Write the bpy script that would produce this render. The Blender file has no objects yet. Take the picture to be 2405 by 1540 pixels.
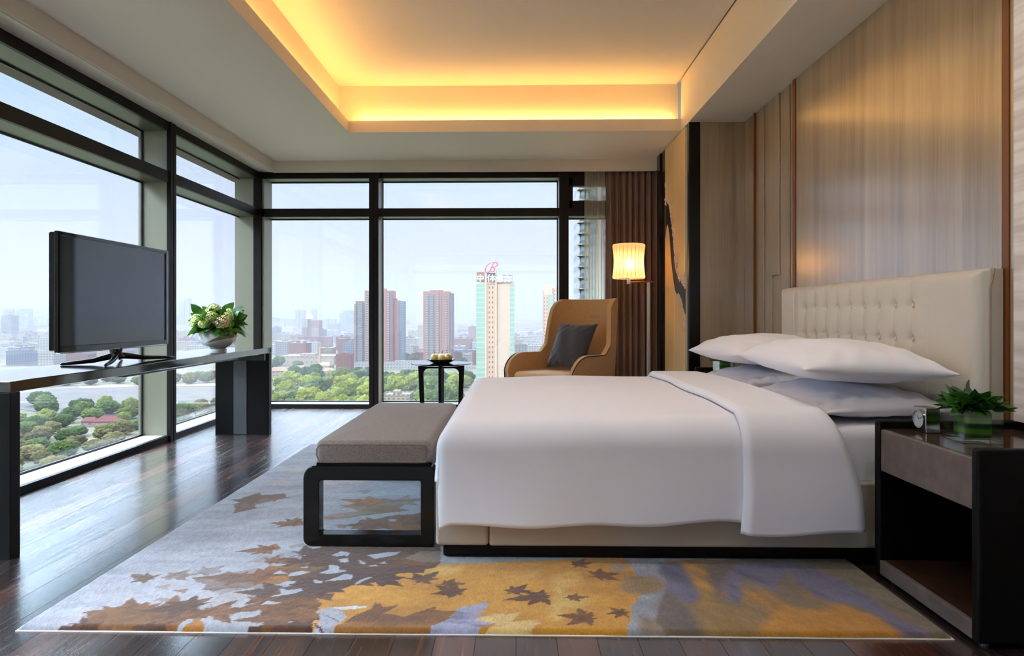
# Hotel bedroom high above a hazy city
SKY, SUN, EXPO = .95, .9, 1.2
BAND = 22.0
FILL_LIGHTS = [(x, y, 2.95, lab, 13 if y > 2 else 9, 130, aim) for x, y, lab, aim in (
    (.55, 3.55, 'added fill light in the tray ceiling above the middle of the bed', (.1, 0, -1)),
    (.95, 2.3, 'added fill light in the tray ceiling above the near edge of the bed', (.2, .2, -1)),
    (-.35, 2.3, 'added fill light in the tray ceiling above the bench', (.2, .2, -1)),
    (1.0, 1.0, 'added fill light in the tray ceiling in front of the nightstand', (.1, .6, -1)),
    (0.0, 1.0, 'added fill light in the tray ceiling over the near edge of the rug', (.1, .6, -1)))]
import bpy, bmesh, math, random
import numpy as np
from mathutils import Vector, Matrix
random.seed(7)
rng = np.random.default_rng(7)
PI = math.pi
C = bpy.context.scene.collection

# ---------------------------------------------------------------- camera model (24 mm lens, slight yaw, shifted)
FPX, PX0, PY0, EYE, YAW = 1603.0, 1179.8, 740.0, 0.96, math.radians(1.15)
cY, sY = math.cos(YAW), math.sin(YAW)
def at(px, py, d):
    l = (px - PX0) / FPX * d
    return Vector((cY*l - sY*d, sY*l + cY*d, EYE - (py - PY0) / FPX * d))
def onz(px, py, z=0.0):
    return at(px, py, (EYE - z) * FPX / (py - PY0))

# ---------------------------------------------------------------- colour / node helpers
def S(r, g, b):
    f = lambda c: (c/255/12.92) if c/255 <= .04045 else ((c/255+.055)/1.055)**2.4
    return (f(r), f(g), f(b), 1.0)
class NT:
    def __init__(s, name):
        s.m = bpy.data.materials.new(name); s.m.use_nodes = True
        s.t = s.m.node_tree; s.t.nodes.clear()
        s.out = s.t.nodes.new('ShaderNodeOutputMaterial')
    def n(s, kind, **kw):
        nd = s.t.nodes.new('ShaderNode' + kind)
        for k, v in kw.items():
            k2 = k.replace('_', ' ')
            if k.startswith('p_'): setattr(nd, k[2:], v)
            elif isinstance(v, tuple) and len(v) == 2 and hasattr(v[0], 'outputs'):
                s.t.links.new(v[0].outputs[v[1]], nd.inputs[s.key(nd, k2)])
            elif hasattr(v, 'outputs'):
                s.t.links.new(v.outputs[0], nd.inputs[s.key(nd, k2)])
            else: nd.inputs[s.key(nd, k2)].default_value = v
        return nd
    def key(s, nd, k):
        if k.startswith('i') and k[1:].isdigit(): return int(k[1:])
        return k
    def math(s, op, a, b=0.0, c=None):
        kw = dict(p_operation=op, i0=a, i1=b)
        if c is not None: kw['i2'] = c
        return s.n('Math', **kw)
    def ramp(s, fac, stops, interp='LINEAR'):
        nd = s.n('ValToRGB', Fac=fac); cr = nd.color_ramp; cr.interpolation = interp
        while len(cr.elements) > 1: cr.elements.remove(cr.elements[-1])
        cr.elements[0].position = stops[0][0]; cr.elements[0].color = stops[0][1]
        for p, c in stops[1:]:
            e = cr.elements.new(p); e.color = c
        return nd
    def mix(s, fac, a, b, blend='MIX'):
        nd = s.t.nodes.new('ShaderNodeMix'); nd.data_type = 'RGBA'; nd.blend_type = blend
        for i, v in ((0, fac), (6, a), (7, b)):
            if isinstance(v, tuple) and len(v) == 2: s.t.links.new(v[0].outputs[v[1]], nd.inputs[i])
            elif hasattr(v, 'outputs'): s.t.links.new(v.outputs[0], nd.inputs[i])
            else: nd.inputs[i].default_value = v
        return (nd, 2)
    def bsdf(s, **kw):
        b = s.n('BsdfPrincipled', **kw); s.t.links.new(b.outputs[0], s.out.inputs[0]); return b
    def done(s, sh): s.t.links.new(sh.outputs[0], s.out.inputs[0]); return s.m

def plain(name, col, rough=.5, metal=0.0, coat=0.0, noise=0.0, nscale=30, bump=0.0, bscale=200, sheen=0.0, ior=1.5, spec=.5):
    t = NT(name)
    kw = dict(Roughness=rough, Metallic=metal, IOR=ior)
    kw['Specular_IOR_Level'] = spec
    co = t.n('TexCoord')
    if noise > 0:
        nz = t.n('TexNoise', Vector=(co, 'Object'), Scale=nscale, Detail=3.0)
        r = t.ramp(nz, [(.3, tuple(x*(1-noise) for x in col[:3])+(1,)), (.7, tuple(min(1, x*(1+noise)) for x in col[:3])+(1,))])
        kw['Base_Color'] = r
    else: kw['Base_Color'] = col
    if bump > 0:
        bz = t.n('TexNoise', Vector=(co, 'Object'), Scale=bscale, Detail=2.0)
        kw['Normal'] = t.n('Bump', Strength=bump, Distance=.002, Height=bz)
    if coat: kw['Coat_Weight'] = coat; kw['Coat_Roughness'] = .08
    if sheen: kw['Sheen_Weight'] = sheen
    t.bsdf(**kw)
    return t.m

M = {}
M['paint'] = plain('ceiling_paint', S(222, 214, 203), .75, bump=.05, bscale=300)
M['paint_fascia'] = plain('fascia_paint', S(216, 207, 194), .6)
M['wall_paint'] = plain('wall_paint', S(190, 175, 155), .7)
M['frame'] = plain('bronze_frame', S(32, 27, 25), .42, spec=.15)
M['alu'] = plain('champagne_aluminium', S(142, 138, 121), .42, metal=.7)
M['alu_soffit'] = plain('shaded_aluminium', S(88, 98, 84), .4, metal=.6)  # same aluminium, with shade and a green tree reflection put into its colour
M['sill'] = plain('white_stone_sill', S(232, 233, 236), .25)
M['gasket'] = plain('dark_gasket', S(30, 36, 44), .4)
M['black'] = plain('black_lacquer', S(16, 14, 13), .22, spec=.3, coat=.12)
M['black_satin'] = plain('black_satin', S(14, 12, 11), .4, spec=.15)
M['lacquer_top'] = plain('polished_lacquer_top', S(20, 19, 20), .07, coat=1.0)
M['piano'] = plain('piano_black', S(8, 8, 9), .05)
M['screen'] = plain('screen_glass', S(22, 24, 27), .05, ior=1.62)
M['chrome'] = plain('chrome', S(200, 202, 205), .12, metal=1.0)
M['silver'] = plain('brushed_silver', S(190, 195, 205), .35, metal=.35)
M['leather'] = plain('cream_leather', S(208, 201, 187), .42, bump=.12, bscale=500)
M['leather_shaded'] = plain('shaded_cream_leather', S(184, 170, 152), .42, bump=.12, bscale=500)  # cream leather again, with the bed base's shade put into the colour
M['leather_dark'] = plain('taupe_leather', S(168, 148, 130), .45, bump=.12, bscale=500)
M['sheet'] = plain('white_cotton', S(238, 238, 246), .85, sheen=.15)
M['cushion'] = plain('charcoal_velvet', S(58, 56, 60), .9, sheen=.3, bump=.2, bscale=500)
M['chair'] = plain('camel_wool', S(198, 152, 98), .85, noise=.08, nscale=60, bump=.2, bscale=700, sheen=.2)
M['piping'] = plain('dark_piping', S(52, 32, 22), .7)
M['brown_strip'] = plain('walnut_strip', S(122, 72, 34), .45)
M['drawer'] = plain('taupe_sycamore', S(118, 106, 100), .38, noise=.16, nscale=22, metal=.25)
M['stand_wood'] = plain('dark_walnut', S(122, 80, 52), .35, noise=.3, nscale=18)
M['stand_shelf'] = plain('dark_walnut_shelf', S(58, 38, 27), .3, noise=.3, nscale=18)
M['stand_top'] = plain('polished_walnut_top', S(66, 50, 42), .1, noise=.15, nscale=12)
M['green_dish'] = plain('green_glaze', S(60, 84, 34), .2)
M['pear'] = plain('pear_skin', S(226, 200, 128), .45, noise=.12, nscale=40)
M['stem'] = plain('dry_stem', S(62, 44, 30), .7)
M['petal'] = plain('hydrangea_petal', S(206, 214, 132), .7, noise=.22, nscale=25)
M['petal_pink'] = plain('hydrangea_blush', S(214, 190, 140), .7, noise=.2, nscale=25)
M['gold'] = plain('gold_panel', S(236, 196, 132), .32, noise=.08, nscale=2.2)
M['branch'] = plain('branch_lacquer', S(38, 30, 28), .4)
M['blossom'] = plain('blossom_relief', S(236, 210, 190), .6)
M['pale_line'] = plain('pale_inlay', S(240, 225, 195), .4)
M['gunmetal'] = plain('gunmetal_inlay', S(74, 78, 80), .4, metal=.3)
M['white_back'] = plain('rug_backing_canvas', S(225, 215, 205), .9)
M['curtain'] = plain('mauve_brown_drape', S(126, 101, 92), .8, noise=.08, nscale=90, bump=.15, bscale=400, sheen=.15)
M['dial'] = plain('clock_dial', S(196, 206, 208), .35)
M['pale_fabric'] = None

def leafmat(name, a, b):
    t = NT(name)
    oi = t.n('ObjectInfo'); co = t.n('TexCoord')
    nz = t.n('TexNoise', Vector=(co, 'Object'), Scale=9.0, Detail=2.0)
    r = t.ramp(nz, [(.35, a), (.65, b)])
    d = t.n('BsdfPrincipled', Base_Color=r, Roughness=.35)
    tr = t.n('BsdfTranslucent', Color=r)
    t.done(t.n('MixShader', i0=.25, i1=d, i2=tr)); return t.m
M['leaf'] = leafmat('leaf_green', S(40, 92, 30), S(100, 152, 58))
M['leaf_dark'] = leafmat('leaf_dark_green', S(36, 86, 28), S(84, 140, 52))
M['leaf_wrap'] = None

# thin architectural glass
def glass(name, tint, refl):
    t = NT(name)
    ge = t.n('NewGeometry'); dt = t.n('VectorMath', p_operation='DOT_PRODUCT', i0=(ge, 'Normal'), i1=(ge, 'Incoming'))
    k = t.math('POWER', t.math('SUBTRACT', 1.0, t.math('ABSOLUTE', (dt, 'Value'))), 5.0)
    f = t.math('MULTIPLY', t.math('ADD', .04, t.math('MULTIPLY', k, .96)), refl)
    t.done(t.n('MixShader', i0=f, i1=t.n('BsdfTransparent', Color=tint), i2=t.n('BsdfGlossy', Color=(1, 1, 1, 1), Roughness=.0)))
    return t.m
M['pane'] = glass('window_glass', (.97, .992, .99, 1), .8)
M['vase'] = glass('vase_glass', (.87, .93, .905, 1), 1.6)

# lacquered oak veneer with vertical grain
def veneer(name, dark, mid, light, coat_r=.21, rough=.4):
    t = NT(name); co = t.n('TexCoord')
    mp = t.n('Mapping', Vector=(co, 'Object'), Scale=(5.0, 5.0, .16))
    n1 = t.n('TexNoise', Vector=mp, Scale=2.0, Detail=7.0, Roughness=.65, Distortion=.35)
    mp2 = t.n('Mapping', Vector=(co, 'Object'), Scale=(150.0, 150.0, 2.2))
    n2 = t.n('TexNoise', Vector=mp2, Scale=2.5, Detail=3.0)
    f = t.math('ADD', t.math('MULTIPLY', n1, .75), t.math('MULTIPLY', n2, .25))
    r = t.ramp(f, [(.36, dark), (.5, mid), (.64, light)])
    b = t.n('Bump', Strength=.12, Distance=.001, Height=n2)
    t.bsdf(Base_Color=r, Roughness=rough, Normal=b, Specular_IOR_Level=.5, Coat_Weight=1.0, Coat_Roughness=coat_r, Coat_IOR=2.1)
    return t.m
M['oak'] = veneer('grey_oak_veneer', S(136, 115, 88), S(158, 137, 107), S(174, 153, 122))

# dark plank floor, boards along Y
t = NT('dark_plank_floor'); co = t.n('TexCoord')
mp = t.n('Mapping', Vector=(co, 'Object'), Rotation=(0, 0, PI/2))
br = t.n('TexBrick', Vector=mp, Color1=(0, 0, 0, 1), Color2=(1, 1, 1, 1), Mortar=(.5, .5, .5, 1), Scale=1.0, Mortar_Size=.0013, Bias=0.0, Brick_Width=1.15, Row_Height=.12)
br.offset = .37; br.offset_frequency = 1
mg = t.n('Mapping', Vector=(co, 'Object'), Scale=(26.0, 1.1, 1.0))
ng = t.n('TexNoise', Vector=mg, Scale=2.2, Detail=6.0, Roughness=.6, Distortion=.6)
wn = t.n('TexWhiteNoise', Vector=(br, 'Color'))
ff = t.math('ADD', t.math('MULTIPLY', ng, .62), t.math('MULTIPLY', (br, 'Color'), .36))
col = t.ramp(ff, [(.25, S(24, 17, 15)), (.40, S(50, 31, 25)), (.50, S(46, 42, 45)), (.62, S(82, 45, 32)), (.85, S(104, 62, 44))])
dk = t.mix(br.outputs['Fac'] and (br, 'Fac'), col, S(14, 10, 9))
ht = t.math('SUBTRACT', 1.0, (br, 'Fac'))
bp = t.n('Bump', Strength=.35, Distance=.0016, Height=ht)
rg = t.ramp(ng, [(.3, (.2, .2, .2, 1)), (.7, (.3, .3, .3, 1))])
rc_ = t.ramp(t.math('ADD', t.math('MULTIPLY', ng, .15), t.math('MULTIPLY', (br, 'Color'), .85)), [(.2, (.165, .165, .165, 1)), (.8, (.195, .195, .195, 1))])
t.bsdf(Base_Color=dk, Roughness=rg, Normal=bp, Specular_IOR_Level=.6, Coat_Weight=t.math('SUBTRACT', 1.0, (br, 'Fac')), Coat_Roughness=rc_, Coat_IOR=2.0, Coat_Normal=bp)
M['floor'] = t.m

# woven bench cloth
t = NT('taupe_weave'); co = t.n('TexCoord')
w1 = t.n('TexWave', Vector=(co, 'Object'), Scale=160.0, Distortion=1.5, Detail=1.0)
n1 = t.n('TexNoise', Vector=(co, 'Object'), Scale=260.0, Detail=2.0)
r = t.ramp(n1, [(.3, S(104, 90, 82)), (.7, S(146, 132, 122))])
t.bsdf(Base_Color=r, Roughness=.9, Normal=t.n('Bump', Strength=.35, Distance=.001, Height=t.math('ADD', n1, (w1, 'Fac'))), Sheen_Weight=.2)
M['weave'] = t.m

# sheer voile
t = NT('sheer_voile')
d = t.n('BsdfDiffuse', Color=S(225, 220, 208)); tl = t.n('BsdfTranslucent', Color=S(225, 220, 208))
m1 = t.n('MixShader', i0=.5, i1=d, i2=tl)
t.done(t.n('MixShader', i0=.62, i1=t.n('BsdfTransparent'), i2=m1)); M['sheer'] = t.m

# lamp shade silk
t = NT('shade_silk')
d = t.n('BsdfDiffuse', Color=S(250, 226, 184)); tl = t.n('BsdfTranslucent', Color=S(255, 226, 184))
m1 = t.n('MixShader', i0=.62, i1=d, i2=tl)
t.done(t.n('MixShader', i0=.06, i1=m1, i2=t.n('BsdfTransparent', Color=S(255, 230, 190)))); M['shade'] = t.m
def emit(name, col, st):
    t = NT(name); t.done(t.n('Emission', Color=col, Strength=st)); return t.m
M['bulb'] = emit('warm_bulb', (1, .64, .34, 1), 22)
M['led'] = emit('cove_led', (1, .53, .14, 1), 16.5)
M['spot'] = emit('fill_lamp', (1, .8, .58, 1), 30)

# pale fabric with horizontal streaks
t = NT('pale_streaked_fabric'); co = t.n('TexCoord')
mp = t.n('Mapping', Vector=(co, 'Object'), Scale=(2, 2, 26))
n1 = t.n('TexNoise', Vector=mp, Scale=1.2, Detail=3.0)
t.bsdf(Base_Color=t.ramp(n1, [(.35, S(212, 202, 196)), (.6, S(238, 232, 228))]), Roughness=.7); M['pale_fabric'] = t.m
# green leaf strip round the inside of the vases
t = NT('wrapped_leaf'); co = t.n('TexCoord')
sx = t.n('SeparateXYZ', Vector=(co, 'Object'))
wv = t.n('TexWave', Vector=(co, 'Object'), Scale=9.0, p_bands_direction='Z', Distortion=1.2)
t.bsdf(Base_Color=t.ramp((wv, 'Fac'), [(.2, S(34, 84, 16)), (.8, S(112, 160, 34))]), Roughness=.4); M['leaf_wrap'] = t.m
# porcelain bowl with a slanted gold-brown swoosh
t = NT('painted_porcelain'); co = t.n('TexCoord')
sx = t.n('SeparateXYZ', Vector=(co, 'Object'))
ln = t.math('SUBTRACT', (sx, 'Z'), t.math('ADD', .073, t.math('MULTIPLY', (sx, 'X'), .36)))
ln = t.math('ABSOLUTE', ln)
wd = t.math('MULTIPLY', .105, t.math('ADD', (sx, 'X'), .062))
inb = t.math('LESS_THAN', ln, wd)
t.bsdf(Base_Color=t.mix(inb, S(228, 230, 228), S(150, 128, 78)), Roughness=.14, Coat_Weight=.4); M['porcelain'] = t.m

# ---------------------------------------------------------------- mesh builder
class MB:
    def __init__(s): s.v = []; s.f = []
    def add(s, vs, fs):
        b = len(s.v); s.v.extend([tuple(v) for v in vs]); s.f.extend([tuple(b+i for i in f) for f in fs]); return s
    def box(s, x0, x1, y0, y1, z0, z1):
        vs = [(x, y, z) for x in (x0, x1) for y in (y0, y1) for z in (z0, z1)]
        return s.add(vs, [(0,1,3,2), (4,6,7,5), (0,4,5,1), (2,3,7,6), (0,2,6,4), (1,5,7,3)])
    def obox(s, c, sx, sy, sz, rz=0, rx=0, ry=0):
        R = Matrix.Rotation(rz, 3, 'Z') @ Matrix.Rotation(rx, 3, 'X') @ Matrix.Rotation(ry, 3, 'Y')
        vs = [Vector(c) + R @ Vector((x*sx/2, y*sy/2, z*sz/2)) for x in (-1, 1) for y in (-1, 1) for z in (-1, 1)]
        return s.add(vs, [(0,1,3,2), (4,6,7,5), (0,4,5,1), (2,3,7,6), (0,2,6,4), (1,5,7,3)])
    def prism(s, poly, fn, a, b):
        n = len(poly)
        vs = [fn(p[0], p[1], a) for p in poly] + [fn(p[0], p[1], b) for p in poly]
        fs = [tuple(range(n))[::-1], tuple(range(n, 2*n))] + [(i, (i+1) % n, n+(i+1) % n, n+i) for i in range(n)]
        return s.add(vs, fs)
    def tube(s, pts, r, n=10, closed=False, cap=True):
        pts = [Vector(p) for p in pts]; k = len(pts); rs = r if hasattr(r, '__len__') else [r]*k
        vs = []; up = Vector((0, 0, 1)); prev = None
        for i, p in enumerate(pts):
            if closed: d = pts[(i+1) % k] - pts[i-1]
            else: d = pts[min(i+1, k-1)] - pts[max(i-1, 0)]
            d.normalize()
            if prev is None:
                a = d.cross(up)
                if a.length < .05: a = d.cross(Vector((1, 0, 0)))
            else: a = prev - d*prev.dot(d)
            a.normalize(); prev = a; b = d.cross(a)
            for j in range(n):
                an = 2*PI*j/n; vs.append(p + (a*math.cos(an) + b*math.sin(an))*rs[i])
        fs = []
        for i in range(k if closed else k-1):
            for j in range(n):
                q = (i+1) % k
                fs.append((i*n+j, i*n+(j+1) % n, q*n+(j+1) % n, q*n+j))
        if cap and not closed: fs += [tuple(range(n))[::-1], tuple(range((k-1)*n, k*n))]
        return s.add(vs, fs)
    def lathe(s, prof, cx=0, cy=0, n=32, cap0=True, cap1=True):
        vs = [(cx + r*math.cos(2*PI*j/n), cy + r*math.sin(2*PI*j/n), z) for r, z in prof for j in range(n)]
        k = len(prof)
        fs = [(i*n+j, i*n+(j+1) % n, (i+1)*n+(j+1) % n, (i+1)*n+j) for i in range(k-1) for j in range(n)]
        if cap0: fs.append(tuple(range(n))[::-1])
        if cap1: fs.append(tuple(range((k-1)*n, k*n)))
        return s.add(vs, fs)
    def grid(s, nu, nv, fn, cu=False, cv=False):
        vs = [fn(i/(nu if cu else nu-1), j/(nv if cv else nv-1)) for i in range(nu) for j in range(nv)]
        fs = []
        for i in range(nu if cu else nu-1):
            for j in range(nv if cv else nv-1):
                a, b = i*nv+j, i*nv+(j+1) % nv
                c, d = ((i+1) % nu)*nv+(j+1) % nv, ((i+1) % nu)*nv+j
                fs.append((a, d, c, b))
        return s.add(vs, fs)
    def ball(s, c, rx, ry=None, rz=None, nu=12, nv=8):
        ry = ry or rx; rz = rz or rx
        prof = [(math.sin(PI*i/nv), -math.cos(PI*i/nv)) for i in range(nv+1)]
        vs = [(c[0], c[1], c[2]-rz)]
        for i in range(1, nv):
            for j in range(nu):
                vs.append((c[0]+rx*prof[i][0]*math.cos(2*PI*j/nu), c[1]+ry*prof[i][0]*math.sin(2*PI*j/nu), c[2]+rz*prof[i][1]))
        vs.append((c[0], c[1], c[2]+rz)); L = len(vs)-1
        fs = [(0, 1+(j+1) % nu, 1+j) for j in range(nu)]
        for i in range(nv-2):
            for j in range(nu):
                a = 1+i*nu
                fs.append((a+j, a+(j+1) % nu, a+nu+(j+1) % nu, a+nu+j))
        a = 1+(nv-2)*nu
        fs += [(a+j, a+(j+1) % nu, L) for j in range(nu)]
        return s.add(vs, fs)
    def build(s, name, mat, parent=None, bevel=0, seg=2, smooth=False, sub=0, solid=0, origin=None, weld=False, cut=None):
        me = bpy.data.meshes.new(name)
        off = Vector((0, 0, 0))
        if parent is not None:
            p = parent
            while p is not None: off += p.location; p = p.parent
        elif origin is not None: off = Vector(origin)
        loc = Vector((0, 0, 0)); 
        me.from_pydata([tuple(Vector(v) - off) for v in s.v], [], s.f)
        if weld:
            bm = bmesh.new(); bm.from_mesh(me); bmesh.ops.remove_doubles(bm, verts=bm.verts, dist=1e-5); bm.to_mesh(me); bm.free()
        bm = bmesh.new(); bm.from_mesh(me); bmesh.ops.recalc_face_normals(bm, faces=bm.faces); bm.to_mesh(me); bm.free()
        o = bpy.data.objects.new(name, me); C.objects.link(o)
        if parent is not None: o.parent = parent
        elif origin is not None: o.location = off
        me.materials.append(M[mat] if isinstance(mat, str) else mat)
        if smooth:
            me.polygons.foreach_set('use_smooth', [True]*len(me.polygons))
            if smooth != True: me.set_sharp_from_angle(angle=math.radians(smooth))
        if solid:
            md = o.modifiers.new('thickness', 'SOLIDIFY'); md.thickness = solid; md.offset = 0
        if bevel:
            md = o.modifiers.new('bevel', 'BEVEL'); md.width = bevel; md.segments = seg; md.limit_method = 'ANGLE'; md.angle_limit = math.radians(40)
        if sub:
            md = o.modifiers.new('subd', 'SUBSURF'); md.levels = sub; md.render_levels = sub
        return o
def tag(o, label=None, cat=None, group=None, kind=None):
    if label: o['label'] = label
    if cat: o['category'] = cat
    if group: o['group'] = group
    if kind: o['kind'] = kind
    return o
def thing(name, label, cat, loc=(0, 0, 0), group=None):
    o = bpy.data.objects.new(name, None); C.objects.link(o); o.location = loc; o.empty_display_size = .1
    return tag(o, label, cat, group)
def struct(name, loc=(0, 0, 0)):
    o = bpy.data.objects.new(name, None); C.objects.link(o); o.location = loc; o['kind'] = 'structure'; return o
def ss(a, b, x):
    t = min(1, max(0, (x-a)/(b-a))); return t*t*(3-2*t)
def copy_tree(o, parent=None):
    c = o.copy(); C.objects.link(c)
    if parent is not None: c.parent = parent
    for ch in list(o.children): copy_tree(ch, c)
    return c
# ================================================================ ROOM SHELL
ZC, ZT = 2.52, 2.95
XL, XR, YF, YB = -2.65, 1.85, 7.0, -2.2
tag(MB().box(-3.0, 2.05, YB-.24, 7.24, -.12, 0).build('floor', 'floor'), kind='structure')
mb = MB()
TX0, TX1, TY0, TY1 = -1.43, 1.395, 0.6, 5.80
mb.box(-2.44, TX0, YB, 6.85, ZC, ZC+.10)
mb.box(TX0, 1.85, TY1, 6.85, ZC, ZC+.10)
mb.box(TX0, TX1, YB, TY0, ZC, ZC+.10)
mb.box(TX1, 2.0, YB, TY1, ZC, ZT)
mb.box(-2.44, TX0-.11, YB, 6.85, ZC+.10, ZT)
mb.box(TX0-.11, TX1, TY1+.11, 6.85, ZC+.10, ZT)
mb.box(TX0-.11, TX1, YB, TY0-.11, ZC+.10, ZT)
mb.box(-3.0, 2.05, YB-.3, 7.24, ZT+.02, ZT+.22)
mb.box(TX0-.2, TX1-.012, TY0-.2, TY1+.2, ZT, ZT+.03)
tag(mb.build('ceiling', 'paint'), kind='structure')
# curtain pocket fascias and soffits
mb = MB(); mb.box(-2.47, -2.44, YB, 6.88, 2.412, 2.60); mb.box(-2.90, -2.47, YB, 7.24, 2.437, 2.62)
mb.box(-2.475, -2.455, YB, 6.86, 2.405, 2.42)
t1 = tag(mb.build('trim_1', 'paint_fascia'), kind='structure'); MB().box(-2.485, -2.472, YB, 6.86, 2.425, 2.4385).build('shadow_gap', 'frame', t1)
mb = MB(); mb.box(-2.47, 1.41, 6.85, 6.88, 2.412, 2.60); mb.box(-2.47, 1.60, 6.88, 7.24, 2.437, 2.62)
mb.box(-2.46, 1.40, 6.865, 6.885, 2.405, 2.42)
tag(mb.build('trim_2', 'paint_fascia'), kind='structure')

# headboard wall, right side
tag(MB().box(1.862, 2.0, YB, 5.56, 0, 2.6).build('wall_right', 'oak'), kind='structure')
wp = struct('wall_right_panelling')
MB().box(1.841, 1.862, 2.625, 4.525, 0, ZC).build('centre_panel', 'oak', wp, bevel=.003)
mb = MB()
edges = [(5.33, 5.552, 0, 1.846), (5.22, 5.295, 0, 1.85), (5.113, 5.212, 0, 1.842), (4.98, 5.105, 0, 1.848), (4.82, 4.972, 1.245, 1.842), (4.71, 4.812, 0, 1.85), (4.645, 4.703, 0, 1.844), (4.583, 4.638, 0, 1.85)]
for y0, y1, z0, x in edges: MB().box(x, 1.864, y0, y1, z0, ZC).build('batten', 'oak', wp, bevel=.002)
MB().box(1.836, 1.866, 5.298, 5.325, 0, ZC).build('brown_strip', 'brown_strip', wp)
MB().box(1.8385, 1.866, 4.53, 4.578, 0, ZC).build('brown_strip', 'brown_strip', wp)
MB().box(1.8385, 1.866, 2.585, 2.622, 0, ZC).build('brown_strip', 'brown_strip', wp)
MB().box(1.843, 1.862, 2.545, 2.583, 0, ZC).build('batten', 'oak', wp)
tag(MB().box(1.82, 1.86, 1.2, 2.54, .3, 2.5).build('fabric_wall_panel', 'pale_fabric', bevel=.008, origin=(1.84, 1.9, .3)), 'pale streaked fabric panel on the wall beside the nearest walnut strip', 'wall panel')
# return wall and lacquered posts around the art niche
tag(MB().box(1.49, 1.95, 5.555, 5.65, 0, ZC).build('wall_return', 'oak'), kind='structure')
tag(MB().box(1.445, 1.95, 5.65, 7.22, 0, 2.6).build('wall_right_far', 'black_satin'), kind='structure')
tr = struct('trim_3')
MB().box(1.398, 1.488, 5.545, 5.60, 0, ZC).build('post', 'black', tr, bevel=.003)
MB().box(1.415, 1.45, 5.60, 5.66, 0, ZC).build('post_rebate', 'black', tr)
MB().box(1.398, 1.45, 6.43, 6.60, 0, ZC-.004).build('post', 'black', tr, bevel=.003)
MB().box(1.385, 1.45, 6.60, 6.74, 0, ZC-.004).build('post', 'black', tr, bevel=.003)
tag(MB().box(-2.9, -2.5, YB-.24, YB, 0, 2.7).box(1.5, 2.0, YB-.24, YB, 0, 2.7).box(-2.5, 1.5, YB-.24, YB, 2.437, 2.7).build('wall_back', 'wall_paint'), kind='structure')
tag(MB().box(-2.95, -2.65, YB-.1, -2.1, 0, 2.7).build('wall_left', 'wall_paint'), kind='structure')

# ---------------------------------------------------------------- windows
def FARM(u, w, z): return (u, 7.0 + w, z)
def LEFTM(u, w, z): return (-2.65 - w, u, z)
def bar(mb, m, u0, u1, w0, w1, z0, z1):
    a = m(u0, w0, z0); b = m(u1, w1, z1)
    mb.box(min(a[0], b[0]), max(a[0], b[0]), min(a[1], b[1]), max(a[1], b[1]), z0, z1)
GW = .215
def window(idx, m, u0, u1, mull=None, sash=False, mat_side='alu'):
    r = struct('window_%d' % idx, m(u0, 0, 0))
    def p(name, mat, bars, par=r, **k):
        q = MB()
        for b in bars: bar(q, m, *b)
        return q.build(name, mat, par, **k)
    zt0, zt1, zh = 1.975, 2.06, 2.372
    p('pane', 'pane', [(u0, u1, GW, GW+.012, zt1, zh)]); p('pane', 'pane', [(u0, u1, GW, GW+.012, .042, zt0)])
    p('head_rail', 'frame', [(u0, u1, 0, .03, zh-.002, 2.437)], bevel=.002)
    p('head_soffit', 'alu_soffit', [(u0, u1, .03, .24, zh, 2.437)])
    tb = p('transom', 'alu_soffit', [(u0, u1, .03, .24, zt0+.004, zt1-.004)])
    p('front_cap', 'frame', [(u0, u1, 0, .03, zt0, zt1)], tb, bevel=.002)
    p('kerb', 'frame', [(u0, u1, 0, .035, 0, .043)], bevel=.002)
    p('sill', 'sill', [(u0, u1, .035, .24, 0, .040)])
    g = .012
    p('gasket', 'gasket', [(u0, u1, GW-.01, GW, .040, .040+g), (u0, u1, GW-.01, GW, zt0-g+.004, zt0+.004), (u0, u1, GW-.01, GW, zt1-.004, zt1+g), (u0, u1, GW-.01, GW, zh-g, zh),
                           (u0, u0+g, GW-.01, GW, .04, zh), (u1-g, u1, GW-.01, GW, .04, zh)])
    if sash:
        p('sash', 'frame', [(u0, u1, .02, .1, zt1, zt1+.075), (u0, u1, .02, .1, zh-.085, zh), (u0, u0+.045, .02, .1, zt1, zh)], bevel=.002)
    if mull:
        a, b = mull
        f = p('mullion', 'alu', [(a+.003, b-.003, .02, .24, 0, 2.437)])
        p('front_cap', 'frame', [(a, a+(b-a)*.45, -.012, .02, 0, 2.437), (a+(b-a)*.55, b, -.012, .02, 0, 2.437), (a+.004, b-.004, -.004, .021, 0, 2.437)], f, bevel=.002)
    return r
window(1, LEFTM, 2.30, 5.165, (5.165, 5.252))
window(2, LEFTM, 5.252, 7.0)
window(6, LEFTM, -.58, 2.21, (2.21, 2.30))
window(7, LEFTM, -2.1, -.67, (-.67, -.58))
def BACKM(u, w, z): return (u, YB - w, z)
window(8, BACKM, -2.5, -.5, (-.5, -.4))  # both back windows are unseen, added to light the bed's near side
window(9, BACKM, -.4, 1.5)
window(3, FARM, -2.64, -1.512, (-1.512, -1.416))
window(4, FARM, -1.416, .442, (.442, .538))
window(5, FARM, .538, 1.445, sash=True)
cp = struct('trim_4', (-2.7, 7, 0))
MB().box(-2.705, -2.625, 6.975, 7.03, 0, 2.437).build('corner_post', 'frame', cp, bevel=.003)
MB().box(-2.90, -2.70, 6.985, 7.22, 0, 2.437).build('corner_cladding', 'alu', cp)
MB().box(-2.64, -2.60, 7.0, 7.22, 0, 2.437).build('corner_jamb', 'alu', cp)
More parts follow.
